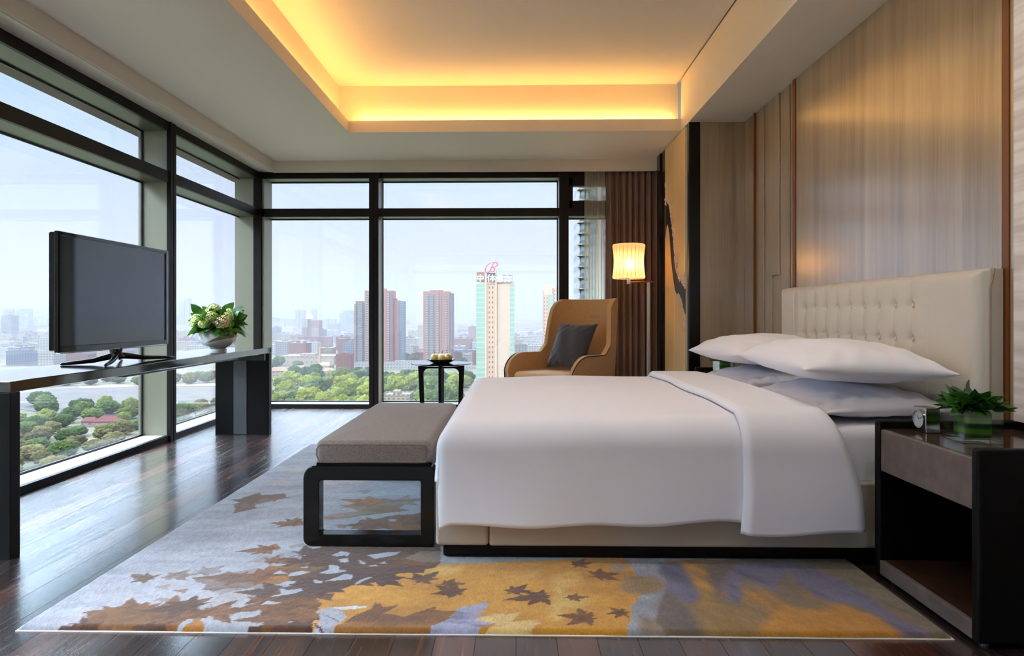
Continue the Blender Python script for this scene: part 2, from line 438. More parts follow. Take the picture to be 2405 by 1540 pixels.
# eave outside the glass; the unseen rear slab is added to block the sun
e = MB(); e.box(-3.48, -2.89, YB, 8.43, 2.60, 2.78); e.box(-2.89, 3.0, 7.24, 8.43, 2.60, 2.78); e.box(-3.48, 3.0, YB-5.5, YB-.25, 2.60, 2.78)
M['eave'] = plain('eave_cladding', S(66, 53, 48), .6)
tag(e.build('eave_and_sun_block', 'eave'), kind='structure')

# ================================================================ COVE LIGHTS
def strip(name, x0, x1, y0, y1, label):
    o = MB().box(x0, x1, y0, y1, ZC+.102, ZC+.112).build(name, 'led', origin=((x0+x1)/2, (y0+y1)/2, ZC+.102))
    tag(o, label, 'light')
strip('cove_light', TX0-.075, TX0-.055, TY0+.1, TY1-.05, 'warm light strip in the ceiling cove on the window side')
strip('cove_light', TX0+.05, TX1-.05, TY1+.055, TY1+.075, 'warm light strip in the ceiling cove at the far end')
# ================================================================ BED
bed = thing('bed', 'cream leather upholstered bed with tall button-tufted headboard against the oak wall', 'bed', (.7, 3.55, 0))
BX0, BY0, BY1 = -.312, 2.64, 4.48
MB().box(-.285, 1.72, BY0+.012, BY1-.03, .0195, .068).build('plinth', 'black_satin', bed, bevel=.012, seg=3)
MB().box(BX0, -.106, BY0, BY1, .066, .318).build('corner_panel', 'leather_shaded', bed, bevel=.014, seg=3)
MB().box(-.104, 1.745, BY0, BY1, .066, .318).build('side_panel', 'leather_shaded', bed, bevel=.010, seg=3)
st = MB()
for k in range(26): st.box(-.1155, -.1135, BY0-.0006, BY0+.001, .082+k*.009, .087+k*.009)
st.build('stitching', 'leather_dark', bed)
# headboard
HY0, HY1, HZ0, HZ1, HX = 2.605, 4.545, .05, 1.138, 1.74
btn = [(HY, z) for z in (1.004, .853) for HY in np.linspace(3.055, 4.168, 9)]
def hb(u, v):
    y = HY0 + u*(HY1-HY0); z = HZ0 + v*(HZ1-HZ0)
    e = min(y-HY0, HY1-y, HZ1-z); r = .045
    x = HX + (r - math.sqrt(max(0, r*r-(r-e)**2)) if e < r else 0)
    d = 0
    if .70 < z < HZ1 and 2.9 < y < 4.33:
        for by, bz in btn:
            q = (y-by)**2 + (z-bz)**2
            if q < .012: d += .016*math.exp(-q/(.021**2)) + .006*math.exp(-q/(.05**2))
        for by in np.linspace(3.055, 4.168, 9):
            if abs(y-by) < .03: d += .0035*math.exp(-((y-by)/.006)**2)*ss(HZ1, HZ1-.05, z)*ss(.66, .76, z)
        for bz in (1.004, .853):
            if abs(z-bz) < .03: d += .002*math.exp(-((z-bz)/.005)**2)
        d -= .004*math.sin(PI*((y-3.055)/.139))**2
    for by in (2.918, 4.312): d += .004*math.exp(-((y-by)/.005)**2)
    return (x+d, y, z)
h = MB().grid(300, 150, hb).build('headboard', 'leather', bed, smooth=True)
MB().box(HX+.04, 1.836, HY0+.001, HY1-.001, HZ0, HZ1-.001).build('headboard_body', 'leather', h, bevel=.004)
mb = MB(); pts = [(HX+.043, HY0-.001, .06)] + [(HX+.043, HY0-.001, z) for z in np.linspace(.1, 1.06, 12)]
pts += [(HX+.043+.03*math.sin(a)*.6, HY0-.001+.004*(1-math.cos(a)), 1.06+.077*math.sin(a)) for a in np.linspace(.2, PI/2, 8)]
MB().tube(pts, .0032, 6).build('piping', 'leather_dark', h, smooth=True)
for by, bz in btn:
    MB().ball((HX+.0165, by, bz), .005, .010, .010, 10, 6).build('button', 'leather', h, smooth=True)

# mattress
def rbox(mb, x0, x1, y0, y1, z0, z1, r, n=5):
    pr = [(z0, 0)] + [(z1-r+r*math.sin(a), r-r*math.cos(a)) for a in np.linspace(0, PI/2, n)]
    def loop(ins):
        rr = max(.05-ins, .008); L = []
        for cx, cy, a0 in ((x1-ins-rr, y1-ins-rr, 0), (x0+ins+rr, y1-ins-rr, PI/2), (x0+ins+rr, y0+ins+rr, PI), (x1-ins-rr, y0+ins+rr, 1.5*PI)):
            for k in range(6): a = a0+PI/2*k/5; L.append((cx+rr*math.cos(a), cy+rr*math.sin(a)))
        return L
    vs = []; 
    for z, ins in pr: vs += [(x, y, z) for x, y in loop(ins)]
    n_ = 24; fs = [(i*n_+j, i*n_+(j+1) % n_, (i+1)*n_+(j+1) % n_, (i+1)*n_+j) for i in range(len(pr)-1) for j in range(n_)]
    fs += [tuple(range(n_))[::-1], tuple(range((len(pr)-1)*n_, len(pr)*n_))]
    return mb.add(vs, fs)
mt = rbox(MB(), -.245, 1.725, 2.672, 4.44, .319, .529, .05).build('mattress', 'sheet', smooth=50, origin=(.7, 3.55, .319))
tag(mt, 'white sheeted mattress showing between the turned-down duvet and the pillows', 'mattress')

# duvet: near side hangs free, foot is tucked, head end is turned back
def nz(x, y): return math.sin(3.1*x+1.3*y)*.5 + math.sin(7.3*x-4.1*y+1)*.3 + math.sin(1.7*y*3-2*x)*.3
def duvet_pt(a_s, b_s, off, Ln, Lf):
    # a_s: x position on the cloth (negative = past the foot edge), b_s: signed distance past near edge
    R = .10; x0, y0, y1 = -.300+R, 2.612+R, 4.515-R
    zt = .556
    def drop(e):
        R2 = R+off
        e = e*(R2/R) if e < R*PI/2 else e+off*PI/2
        if e < R2*PI/2: return R2*math.sin(e/R2), R2*(1-math.cos(e/R2))
        return R2, R2 + e - R2*PI/2
    a = max(0, x0 - a_s); far = False
    b = b_s
    if b > 0: yb = y0
    else: yb = y0 - b
    X = max(a_s, x0)
    bb = 0
    if b > 0: bb = b
    elif yb > y1: bb = yb - y1; far = True; yb = y1
    if a <= 0 and bb <= 0:
        yc = (yb-3.55)/.93
        z = zt + off + .022*(1-yc*yc) + .004*nz(X*1.3, yb*1.2)
        z -= .012*ss(x0+.5, x0, X)
        return (X, yb, z)
    if a > 0 and bb > 0:
        rad = max(a, bb); ang = PI/4*(bb/a) if a >= bb else PI/2-PI/4*(a/bb)
    elif a > 0: rad, ang = a, 0
    else: rad, ang = bb, PI/2
    lim = Lf + (Ln-Lf)*ss(.55, .95, ang)
    if far: lim = Lf + (.45-Lf)*ss(.55, .95, ang)
    rad = min(rad, lim)
    o, dn = drop(rad)
    ca, sa = math.cos(ang)**.3 if ang < PI/2-1e-6 else 0, math.sin(ang)**.3 if ang > 0 else 0
    along = X if ang > .8 else yb
    fold = dn*(.020+.012*math.sin(along*5.1+.6)+.008*math.sin(along*11+dn*3))*ss(.03, .12, dn)
    o2 = o + fold*.8 + .012*ss(.1, .4, dn)
    yc = (yb-3.55)/.93
    z = zt + off + .022*(1-yc*yc)*ss(.12, 0, rad) + .004*nz(X*1.3, yb*1.2)*ss(.2, 0, rad) - dn - .012*ss(x0+.5, x0, X)
    return (X - o2*ca, yb + (o2*sa if far else -o2*sa), z)
dv = thing('duvet', 'white cotton duvet draped over the bed, its head end folded back', 'duvet', (.5, 3.5, .56))
LN, LF = .445, .282
def main(u, v):
    a = -.300+.10-LF + u*(1.24+.20+LF) if False else (-.20-LF) + u*(1.17+.20+LF)
    hem = LN + .008*math.sin(a*6) + .006*math.sin(a*13+1) + .010*ss(.1, -.35, a)
    b = hem - v*(hem + 1.652 + .42)
    return duvet_pt(a, b, 0.0, LN+.03, LF)
MB().grid(170, 190, main).build('duvet_body', 'sheet', dv, smooth=True, solid=.016)
def fold(u, v):
    w = .012*math.sin(v*9)+.006*math.sin(v*23)
    a = .845 + w*(1-u) + u*(.335+.01*math.sin(v*7+1)+.09*ss(.21, .04, v))
    hem = LN + .022 + .010*math.sin(u*5+.5) 
    b = hem - v*(hem + 1.652 + .42)
    a += .02*u*ss(.13, 0, v)
    e = min(u, 1-u); off = .020*ss(0, .06, e) + .004
    return duvet_pt(a, b, off+.012, LN+.06, LF)
MB().grid(46, 200, fold).build('turned_back_edge', 'sheet', dv, smooth=True, solid=.014)

# pillows
def pillow_mesh(w, l, h, n=44, seed=0, pinch=.05, flat=.0):
    r = random.Random(seed); ph = [r.uniform(0, 6) for _ in range(8)]
    top, bot = [], []
    for i in range(n+1):
        for j in range(n+1):
            u, v = -1+2*i/n, -1+2*j/n
            u, v = math.sin(u*PI/2)*.35+u*.65, math.sin(v*PI/2)*.35+v*.65
            t = max(0, (1-abs(u)**2.6)*(1-abs(v)**3.0))**.58
            x = u*w/2*(1-pinch*(1-v*v)*abs(u)**2+.02*abs(u*v)**3); y = v*l/2*(1-pinch*.8*(1-u*u)*abs(v)**2+.02*abs(u*v)**3)
            ed = abs(u*v)
            wr = .012*ed*(math.sin(14*(u-v)+ph[0])+.6*math.sin(23*(u+v)+ph[1])) + .006*math.sin(7*u+3*v+ph[2])*t + .008*math.exp(-((abs(v)-.84)/.07)**2)*math.sin(18*u+ph[3]) + .006*math.exp(-((abs(u)-.86)/.08)**2)*math.sin(15*v+ph[4])
            top.append(Vector((x, y, h*(.62*t) + wr*t)))
            bot.append(Vector((x, y, -h*(.38*t)*(1-flat) + wr*.4*t)))
    N = n+1; vs = top+bot; fs = []
    for i in range(n):
        for j in range(n):
            a, b, c, d = i*N+j, (i+1)*N+j, (i+1)*N+j+1, i*N+j+1
            fs.append((a, b, c, d)); o = N*N; fs.append((o+a, o+d, o+c, o+b))
    return vs, fs
def pillow(name, label, cat, pos, w, l, h, rot, mat='sheet', seed=0, bend=None, group=None, pinch=.05):
    vs, fs = pillow_mesh(w, l, h, seed=seed, pinch=pinch)
    R = Matrix.Rotation(rot[2], 3, 'Z') @ Matrix.Rotation(rot[1], 3, 'Y') @ Matrix.Rotation(rot[0], 3, 'X')
    if bend: vs = [Vector((v.x, v.y, v.z+bend(v.x, v.y))) for v in vs]
    o = MB().add([R @ v + Vector(pos) for v in vs], fs).build(name, mat, smooth=True, origin=pos, weld=True)
    return tag(o, label, cat, group)
G = 'white bed pillows'
pillow('pillow', 'white pillow at the bottom of the stack nearest the nightstand with the clock', 'pillow', (1.462, 3.095, .583), .52, .80, .128, (.0, -.02, .03), seed=3, group=G)
pillow('pillow', 'white pillow lying on top of the near stack beside the clock', 'pillow', (1.425, 3.10, .743), .59, .87, .175, (.01, .03, -.02), seed=5, group=G)
pillow('pillow', 'white pillow at the bottom of the stack on the far side of the bed', 'pillow', (1.462, 3.98, .583), .52, .78, .128, (0, 0, .02), seed=8, group=G)
pillow('pillow', 'white pillow lying on top of the far stack by the lacquered post', 'pillow', (1.425, 4.02, .742), .59, .86, .175, (-.02, .0, .03), seed=11, group=G)

# ================================================================ BENCH
bn = thing('bench', 'black framed bench with a taupe fabric cushion at the foot of the bed', 'bench', (-.6, 3.4, 0))
def rr(x0, x1, z0, z1, rs, n=6):
    L = []
    for (cx, cz, a0), r in zip(((x1, z1, 0), (x0, z1, PI/2), (x0, z0, PI), (x1, z0, 1.5*PI)), rs):
        sx, sz = (-1 if cx == x1 else 1), (-1 if cz == z1 else 1)
        for k in range(n): a = a0+PI/2*k/(n-1); L.append((cx+sx*r+r*math.cos(a), cz+sz*r+r*math.sin(a)))
    return L
def ring(mb, o, i, y0, y1):
    n = len(o)
    vs = [(x, y0, z) for x, z in o]+[(x, y0, z) for x, z in i]+[(x, y1, z) for x, z in o]+[(x, y1, z) for x, z in i]
    fs = []
    for k in range(n):
        q = (k+1) % n
        fs += [(k, q, n+q, n+k), (2*n+k, 3*n+k, 3*n+q, 2*n+q), (k, 2*n+k, 2*n+q, q), (n+k, n+q, 3*n+q, 3*n+k)]
    return mb.add(vs, fs)
for y0, y1 in ((2.765, 2.835), (3.93, 4.0)):
    ring(MB(), rr(-.868, -.332, .0195, .347, (.02, .05, .03, .02)), rr(-.803, -.388, .066, .287, (.006, .012, .006, .006)), y0, y1).build('end_frame', 'black', bn, bevel=.004, seg=2)
MB().box(-.83, -.362, 2.836, 3.929, .30, .346).build('deck', 'black', bn)
MB().box(-.815, -.355, 2.772, 4.0, .347, .357).build('seat_board', 'black_satin', bn)
cu = MB()
def cush(u, v):   # closed around cross-section
    return None
rbox(cu, -.825, -.345, 2.770, 4.015, .358, .447, .028, 6)
o = cu.build('cushion', 'weave', bn, smooth=50)
bm = bmesh.new(); bm.from_mesh(o.data)
top = max(bm.faces, key=lambda f: f.calc_center_median().z)
g = bmesh.ops.poke(bm, faces=[top], offset=.016)
bm.to_mesh(o.data); bm.free(); o.data.polygons.foreach_set('use_smooth', [True]*len(o.data.polygons))
pz = [(-.80, 2.771, .363), (-.815, 2.774, .385), (-.815, 2.774, .415), (-.80, 2.774, .432), (-.37, 2.774, .432), (-.355, 2.774, .415), (-.355, 2.774, .385), (-.37, 2.771, .363)]
MB().tube(pz, .0028, 6, closed=True).build('piping', 'weave', o, smooth=True)

# ================================================================ TV CONSOLE
cs = thing('console_table', 'long black lacquer console table with slab legs standing along the window', 'console table', (-2.2, 4.05, 0))
MB().box(-2.42, -1.985, 2.64, 5.50, .655, .700).build('table_top', 'lacquer_top', cs, bevel=.003)
MB().box(-2.42, -1.985, 2.64, 2.695, 0, .655).build('leg', 'black_satin', cs, bevel=.003)
lg = MB().box(-2.42, -1.985, 5.445, 5.50, 0, .655).build('leg', 'black_satin', cs, bevel=.003)
MB().box(-2.27, -2.165, 5.440, 5.446, .004, .60).build('inlay', 'gunmetal', lg)
MB().box(-2.36, -2.05, 3.55, 5.0, .634, .655).build('under_tray', 'black', cs, bevel=.003)
MB().box(-2.41, -2.0, 5.38, 5.444, .60, .655).build('leg_bracket', 'black', cs)

# TV
tv = thing('television', 'large flat black television on a four-legged stand on the console table', 'television', (-2.17, 3.65, .70))
MB().box(-2.192, -2.158, 3.155, 4.152, .790, 1.352).build('back_panel', 'piano', tv, bevel=.006)
ring_o = [(3.150, .784), (4.156, .784), (4.156, 1.356), (3.150, 1.356)]; ring_i = [(3.172, .812), (4.136, .812), (4.136, 1.338), (3.172, 1.338)]
mb = MB(); vs = []
for X in (-2.160, -2.143):
    vs += [(X, y, z) for y, z in ring_o]+[(X, y, z) for y, z in ring_i]
fs = []
for k in range(4):
    q = (k+1) % 4
    fs += [(k, q, 4+q, 4+k), (8+k, 12+k, 12+q, 8+q), (k, 8+k, 8+q, q), (4+k, 4+q, 12+q, 12+k)]
mb.add(vs, fs).build('bezel', 'piano', tv, bevel=.002)
MB().box(-2.160, -2.148, 3.172, 4.136, .812, 1.338).build('screen', 'screen', tv)
MB().box(-2.162, -2.139, 3.165, 4.141, .777, .786).build('chrome_edge', 'chrome', tv, bevel=.004)
MB().box(-2.163, -2.1415, 4.1545, 4.159, .785, 1.355).build('chrome_edge', 'chrome', tv)
MB().tube([(-2.17, 3.66, .785), (-2.17, 3.66, .755), (-2.165, 3.66, .728)], [.034, .030, .040], 14).build('neck', 'piano', tv, smooth=60)
for (ex, ey) in ((-2.07, 3.40), (-2.345, 3.475), (-2.08, 4.10), (-2.33, 3.99)):
    p0 = Vector((-2.165, 3.66, .742)); p1 = Vector((ex, ey, .7075)); pm = p0.lerp(p1, .45)+Vector((0, 0, -.008))
    MB().tube([p0, p0.lerp(p1, .15), pm, p0.lerp(p1, .85)+Vector((0, 0, -.003)), p1, p1+(p1-p0).normalized()*.006], [.019, .017, .0125, .009, .0075, .004], 10).build('stand_leg', 'piano', tv, smooth=True)

# ================================================================ LEAF / FLOWER TOOLS
def leaf(mb, base, d, L, W, up=Vector((0, 0, 1)), droop=.3, nl=7, curl=.25, tang=None):
    d = Vector(d).normalized(); sd = d.cross(up) if tang is None else (Vector(tang)-d*d.dot(Vector(tang)))
    if sd.length < .05: sd = d.cross(Vector((1, 0, .2)))
    sd.normalize(); nrm = sd.cross(d).normalized()
    vs = []
    for i in range(nl):
        t = i/(nl-1); w = W/2*(math.sin(PI*min(1, t**.72))**.85)*(1-.25*t) if 0 < t < 1 else .0008
        c = Vector(base) + d*(L*t) - Vector((0, 0, 1))*(droop*L*t*t)
        vs += [c - sd*w + nrm*w*curl, c - nrm*.0005, c + sd*w + nrm*w*curl]
    fs = []
    for i in range(nl-1):
        a = i*3
        fs += [(a, a+1, a+4, a+3), (a+1, a+2, a+5, a+4)]
    mb.add(vs, fs)
def blossom(mb, c, r, k, seed, ps=.014):
    q = random.Random(seed)
    for i in range(k):
        z = 1-2*(i+.5)/k; ph = i*2.39996
        n = Vector((math.sqrt(1-z*z)*math.cos(ph), math.sqrt(1-z*z)*math.sin(ph), z))
        if n.z < -.6: continue
        p = Vector(c)+n*r*q.uniform(.85, 1.08)
        a = n.cross(Vector((.3, .5, .8))).normalized(); b = n.cross(a); rot = q.uniform(0, PI)
        for w in range(4):
            an = rot+w*PI/2; e = (a*math.cos(an)+b*math.sin(an)); f = n.cross(e)
            s_ = ps*q.uniform(.75, 1.15)
            mb.add([p, p+e*s_*.35+f*s_*.38+n*s_*.15, p+e*s_*.8+f*s_*.40+n*s_*.25, p+e*s_*1.05+n*s_*.28, p+e*s_*.8-f*s_*.40+n*s_*.25, p+e*s_*.35-f*s_*.38+n*s_*.15], [(0, 1, 2, 3, 4, 5)])

# bowl with hydrangeas
BC = (-2.185, 4.965, .70)
prof = [(.055, 0), (.060, .001), (.060, .012), (.052, .016), (.075, .026), (.105, .046), (.127, .075), (.135, .102), (.130, .128), (.118, .147), (.112, .150), (.108, .146), (.122, .125), (.126, .102), (.118, .076), (.095, .048), (.05, .03)]
bw = MB().lathe([(r, z+.70) for r, z in prof], BC[0], BC[1], 40, True, True).build('flower_bowl', 'porcelain', smooth=60, origin=BC)
tag(bw, 'round white porcelain bowl with a gold-brown brush stroke, holding flowers on the console', 'bowl')
fl_ = thing('flower_arrangement', 'arrangement of pale green hydrangeas and dark leaves in the porcelain bowl', 'flowers', (BC[0], BC[1], .85))
q = random.Random(4)
mb = MB(); cen = Vector((BC[0], BC[1], .855))
for i in range(112):
    an = i*2.39996; el = q.uniform(-.25, .95); r0 = q.uniform(.03, .135)
    d = Vector((math.cos(an)*math.cos(el), math.sin(an)*math.cos(el), math.sin(el)))
    base = cen + Vector((math.cos(an)*r0*.9, math.sin(an)*r0*.9, .015+q.uniform(0, .05)+.06*max(0, math.sin(el))))
    leaf(mb, base, d, q.uniform(.085, .13), q.uniform(.065, .09), droop=q.uniform(.05, .45), curl=q.uniform(.05, .25), tang=(q.gauss(0, 1), q.gauss(0, .4), q.gauss(0, .6)))
for i in range(20):
    an = i*2*PI/20+q.uniform(-.1, .1); 
    d = Vector((math.cos(an), math.sin(an), q.uniform(-.5, .1)))
    leaf(mb, cen+Vector((math.cos(an)*.122, math.sin(an)*.122, .012)), d, q.uniform(.065, .10), q.uniform(.055, .075), droop=q.uniform(.35, .7), curl=.2, tang=(-math.sin(an), math.cos(an), q.uniform(-.4, .4)))
mb.build('foliage', 'leaf', fl_, smooth=True)
for i, (x, y, z, r, mt_) in enumerate(((-.105, -.10, .915, .052, 'petal'), (.00, -.12, .935, .050, 'petal'), (.085, -.105, .905, .055, 'petal_pink'), (.09, -.02, .955, .050, 'petal'), (-.02, -.02, .985, .055, 'petal'), (-.09, .05, .955, .05, 'petal'), (.03, .09, .955, .05, 'petal_pink'), (-.045, -.135, .895, .035, 'petal'))):
    mb = MB(); blossom(mb, (BC[0]+x, BC[1]+y, z), r, 170, i, .0095); mb.build('hydrangea_head', mt_, fl_, smooth=True)
mb = MB()
for x, y in ((-.03, -.02), (.03, 0), (0, .04)): mb.tube([(BC[0]+x, BC[1]+y, .745), (BC[0]+x*1.3, BC[1]+y*1.3, .90)], .004, 6)
mb.build('stems', 'leaf_dark', fl_)

# ================================================================ NIGHTSTANDS, CLOCK, VASES
def nightstand(y0, y1, label):
    X0, X1 = 1.325, 1.833
    n = thing('nightstand', label, 'nightstand', ((X0+X1)/2, (y0+y1)/2, 0))
    for a, b in ((y0, y0+.032), (y1-.032, y1)): MB().box(X0, X1, a, b, .014, .575).build('side_panel', 'black_satin', n, bevel=.009, seg=3)
    MB().box(X0+.405, X1-.02, y0+.033, y1-.033, .525, .545).box(X0+.022, X0+.405, y0+.033, y1-.033, .5437, .545).build('top_panel', 'stand_top', n)
    MB().box(X1-.018, X1, y0+.033, y1-.033, .06, .575).build('back_rail', 'black', n)
    MB().box(X0+.006, X0+.40, y0+.036, y1-.036, .392, .5435).build('drawer', 'drawer', n, bevel=.004)
    MB().box(X0+.02, X1-.02, y0+.034, y1-.034, .05, .066).build('shelf', 'stand_shelf', n)
    MB().box(X0+.004, X0+.022, y0+.034, y1-.034, .016, .066).build('toe_rail', 'drawer', n, bevel=.002)
    MB().box(X1-.03, X1-.019, y0+.034, y1-.034, .068, .524).build('back_panel', 'stand_wood', n)
    for a in (X0+.05, X1-.05):
        for b in (y0+.05, y1-.05):
            MB().lathe([(.012, 0), (.013, .002), (.013, .05)], a, b, 14).build('foot', 'silver', n)
    return n
nightstand(1.985, 2.555, 'dark lacquered nightstand with a taupe drawer carrying the clock and plant')
nightstand(4.56, 5.10, 'dark nightstand behind the bed by the lacquered post, carrying a plant')
# clock
ck = thing('desk_clock', 'small square chrome desk clock on the near nightstand', 'clock', (1.465, 2.465, .545))
MB().box(1.440, 1.490, 2.428, 2.503, .5455, .633).build('case', 'chrome', ck, bevel=.002)
cyl = MB(); cyl.lathe([(.0315, 0), (.0355, 0), (.0355, .006), (.0315, .006)], 0, 0, 36, False, False)
def clk(v): return (1.440-v[2], 2.4655+v[0], .590+v[1])
c2 = MB(); c2.add([clk(v) for v in cyl.v], cyl.f + [(3*36+j, 3*36+(j+1) % 36, (j+1) % 36, j) for j in range(36)]); c2.build('dial_ring', 'chrome', ck, smooth=40)
d2 = MB(); d2.lathe([(.0315, .0005), (.0315, .002)], 0, 0, 36)
d3 = MB(); d3.add([clk(v) for v in d2.v], d2.f); d3.build('dial', 'dial', ck)
mb = MB()
for a, L, w in ((.9, .015, .0018), (2.6, .022, .0012)):
    dx, dz = math.cos(a), math.sin(a); 
    mb.prism([(0+(-dz)*w/2, 0+dx*w/2), (dx*L-dz*w/2, dz*L+dx*w/2), (dx*L+dz*w/2, dz*L-dx*w/2), (dz*w/2, -dx*w/2)], lambda p, q_, s_: clk((p, q_, s_)), .0026, .0032)
mb.build('hands', 'piano', ck)
mb = MB()
for k in range(12):
    a = k*PI/6; mb.prism([(math.cos(a)*r-math.sin(a)*w, math.sin(a)*r+math.cos(a)*w) for r, w in ((.025, .0005), (.029, .0005), (.029, -.0005), (.025, -.0005))], lambda p, q_, s_: clk((p, q_, s_)), .0022, .0026)
mb.build('hour_marks', 'piano', ck)
# square glass vase with leaves
def vase_plant(cx, cy, z, s, h, rz, vlabel, plabel, seed, spread):
    v = thing('glass_vase', vlabel, 'vase', (cx, cy, z))
    mb = MB(); R = Matrix.Rotation(rz, 3, 'Z')
    def T(x, y, zz): return R @ Vector((x, y, 0)) + Vector((cx, cy, z+zz))
    a, b = s/2, s/2-.005
    vs = [T(x*a, y*a, .0006) for x, y in ((-1, -1), (1, -1), (1, 1), (-1, 1))]+[T(x*a, y*a, h) for x, y in ((-1, -1), (1, -1), (1, 1), (-1, 1))]
    vs += [T(x*b, y*b, h) for x, y in ((-1, -1), (1, -1), (1, 1), (-1, 1))]+[T(x*b, y*b, .012) for x, y in ((-1, -1), (1, -1), (1, 1), (-1, 1))]
    fs = [(3, 2, 1, 0), (12, 13, 14, 15)]
    for k in range(4):
        q_ = (k+1) % 4
        fs += [(k, q_, 4+q_, 4+k), (4+k, 4+q_, 8+q_, 8+k), (8+k, 8+q_, 12+q_, 12+k)]
    mb.add(vs, fs).build('vase_body', 'vase', v, bevel=.0012, seg=2)
    p = thing('leafy_plant', plabel, 'plant', (cx, cy, z+.02))
    c = s/2-.018
    w = MB(); n = 28
    lo = [T(*((c*math.copysign(abs(math.cos(t_))**.35, math.cos(t_)), c*math.copysign(abs(math.sin(t_))**.35, math.sin(t_)))), .016) for t_ in np.linspace(0, 2*PI, n, endpoint=False)]
    hi = [v_+Vector((0, 0, h*.74)) for v_ in lo]
    w.add(lo+hi, [(k, (k+1) % n, n+(k+1) % n, n+k) for k in range(n)]+[tuple(range(n))[::-1], tuple(range(n, 2*n))]).build('leaf_wrap', 'leaf_wrap', p, smooth=40)
    q = random.Random(seed); mb = MB(); cen = Vector((cx, cy, z+h-.010))
    for i in range(105):
        an = q.uniform(0, 2*PI); r0 = s*.50*math.sqrt(q.random()); el = q.uniform(-.15, 1.25)*(1-.35*r0/s)
        az = an + q.gauss(0, .55)
        d = Vector((math.cos(az)*math.cos(el), math.sin(az)*math.cos(el), math.sin(el)))
        zz = .012+.045*(1-(r0/(s*.5))**2)*q.uniform(.3, 1)
        leaf(mb, cen+Vector((math.cos(an)*r0*.9, math.sin(an)*r0*.9, zz)), d, q.uniform(.052, .078)*spread, q.uniform(.034, .048)*spread, droop=q.uniform(0, .35), curl=q.uniform(.0, .3), tang=(-math.sin(az)+q.gauss(0, .5), math.cos(az)+q.gauss(0, .5), q.gauss(0, .6)))
    mb.build('foliage', 'leaf_dark', p, smooth=True)
    mb = MB()
    for i in range(8):
        an = i*PI/4; mb.tube([(cx+.018*math.cos(an), cy+.018*math.sin(an), z+h*.74+.017), (cx+.03*math.cos(an), cy+.03*math.sin(an), z+h+.025)], .0025, 5)
    mb.build('stems', 'leaf', p)
vase_plant(1.512, 2.292, .545, .122, .105, -.06, 'square clear glass vase on the near nightstand beside the clock', 'low bunch of glossy green leaves in the vase beside the clock', 3, 1.02)
vase_plant(1.47, 4.86, .545, .115, .10, .1, 'small glass vase on the far nightstand, half hidden by pillows', 'bunch of green leaves in the vase on the far nightstand, half hidden by pillows', 9, 1.05)

# ================================================================ ARMCHAIR
ch = thing('armchair', 'camel coloured high-back wing armchair with dark piping by the far window', 'armchair', (.41, 5.74, 0))
CA = math.radians(-46)
def cw(x, y, z): return (.41+x*math.cos(CA)-y*math.sin(CA), 5.74+x*math.sin(CA)+y*math.cos(CA), z)
W2, D2 = .335, .34
def plan(t):   # t -1..1 along the U from left arm front round the back to right arm front
    s_ = abs(t); sg = 1 if t > 0 else -1
    arc = .50
    if s_ < arc:
        a = s_/arc*PI/2
        x, y = W2*math.sin(a)**.82 if a > 0 else 0, (D2-.20)+.20*math.cos(a)**.82 if a < PI/2-1e-6 else D2-.20
    else:
        f = (s_-arc)/(1-arc); x = W2+.02*f; y = (D2-.20)-f*(2*D2-.20)
    return sg*x, y
def htop(s_):
    h = 1.10 - .004*math.cos(s_*6)
    kk_ = min(1, max(0, (s_-.36)/.135)); h -= .13*(1-math.sqrt(1-kk_*kk_*.98))
    h = h + (.71-h)*ss(.490, .522, s_)
    h = h + (.64-h)*ss(.508, .60, s_)
    if s_ > .80: h -= .20*(1-math.sqrt(max(0, 1-((s_-.80)/.20)**2)))
    return h
def shell(u, v):
    t = -1+2*u; s_ = abs(t); x, y = plan(t)
    z = .20 + (htop(s_)-.20)*v
    k = max(0, z-.42)
    back = ss(.72, .2, s_)
    y += back*(k*.13)
    x *= 1 - .10*k*ss(.66, .4, s_)*1.0 + .06*math.sin(PI*min(1, k/.6))*ss(.3, .5, s_)
    dent = .018*math.exp(-((z-.93)/.014)**2)*math.exp(-(x/.09)**4)*ss(.45, .2, s_)
    y += dent
    z0 = .20
    taper = 1 - .12*(1-ss(.2, .5, z))
    return cw(x*taper, y*taper, z)
sh = MB().grid(401, 46, shell).build('shell', 'chair', ch, smooth=True, solid=.042)
mdb = sh.modifiers.new('bev', 'BEVEL'); mdb.width = .02; mdb.segments = 4; mdb.limit_method = 'ANGLE'; mdb.angle_limit = math.radians(50)
pts = []
for u in np.linspace(0, 1, 201):
    p = Vector(shell(u, 1.0)); p2 = Vector(shell(u, .98))
    x, y = plan(-1+2*u); n_ = Vector(cw(x*1.01, y*1.01, 0))-Vector(cw(x, y, 0))
    c0 = Vector(cw(0, -.1, 0)); o_ = (Vector((p.x, p.y, 0))-Vector((c0.x, c0.y, 0))).normalized()
    pts.append(p + o_*.020 - Vector((0, 0, .004)))
MB().tube(pts, .0045, 6).build('piping', 'piping', ch, smooth=True)
mb = MB(); vs0 = MB(); rbox(vs0, -.285, .285, -.345, .26, .36, .495, .05, 6)
MB().add([cw(*v) for v in vs0.v], vs0.f).build('seat_cushion', 'chair', ch, smooth=50)
vs0 = MB(); rbox(vs0, -.29, .29, -.31, .26, .19, .358, .02, 3)
MB().add([cw(*v) for v in vs0.v], vs0.f).build('seat_base', 'chair', ch, smooth=50)
for x, y in ((-.24, -.26), (.24, -.26), (-.2, .24), (.2, .24)):
    MB().tube([cw(x, y, .19), cw(x*1.12, y*1.12, .001)], [.022, .012], 10).build('leg', 'piping', ch, smooth=40)
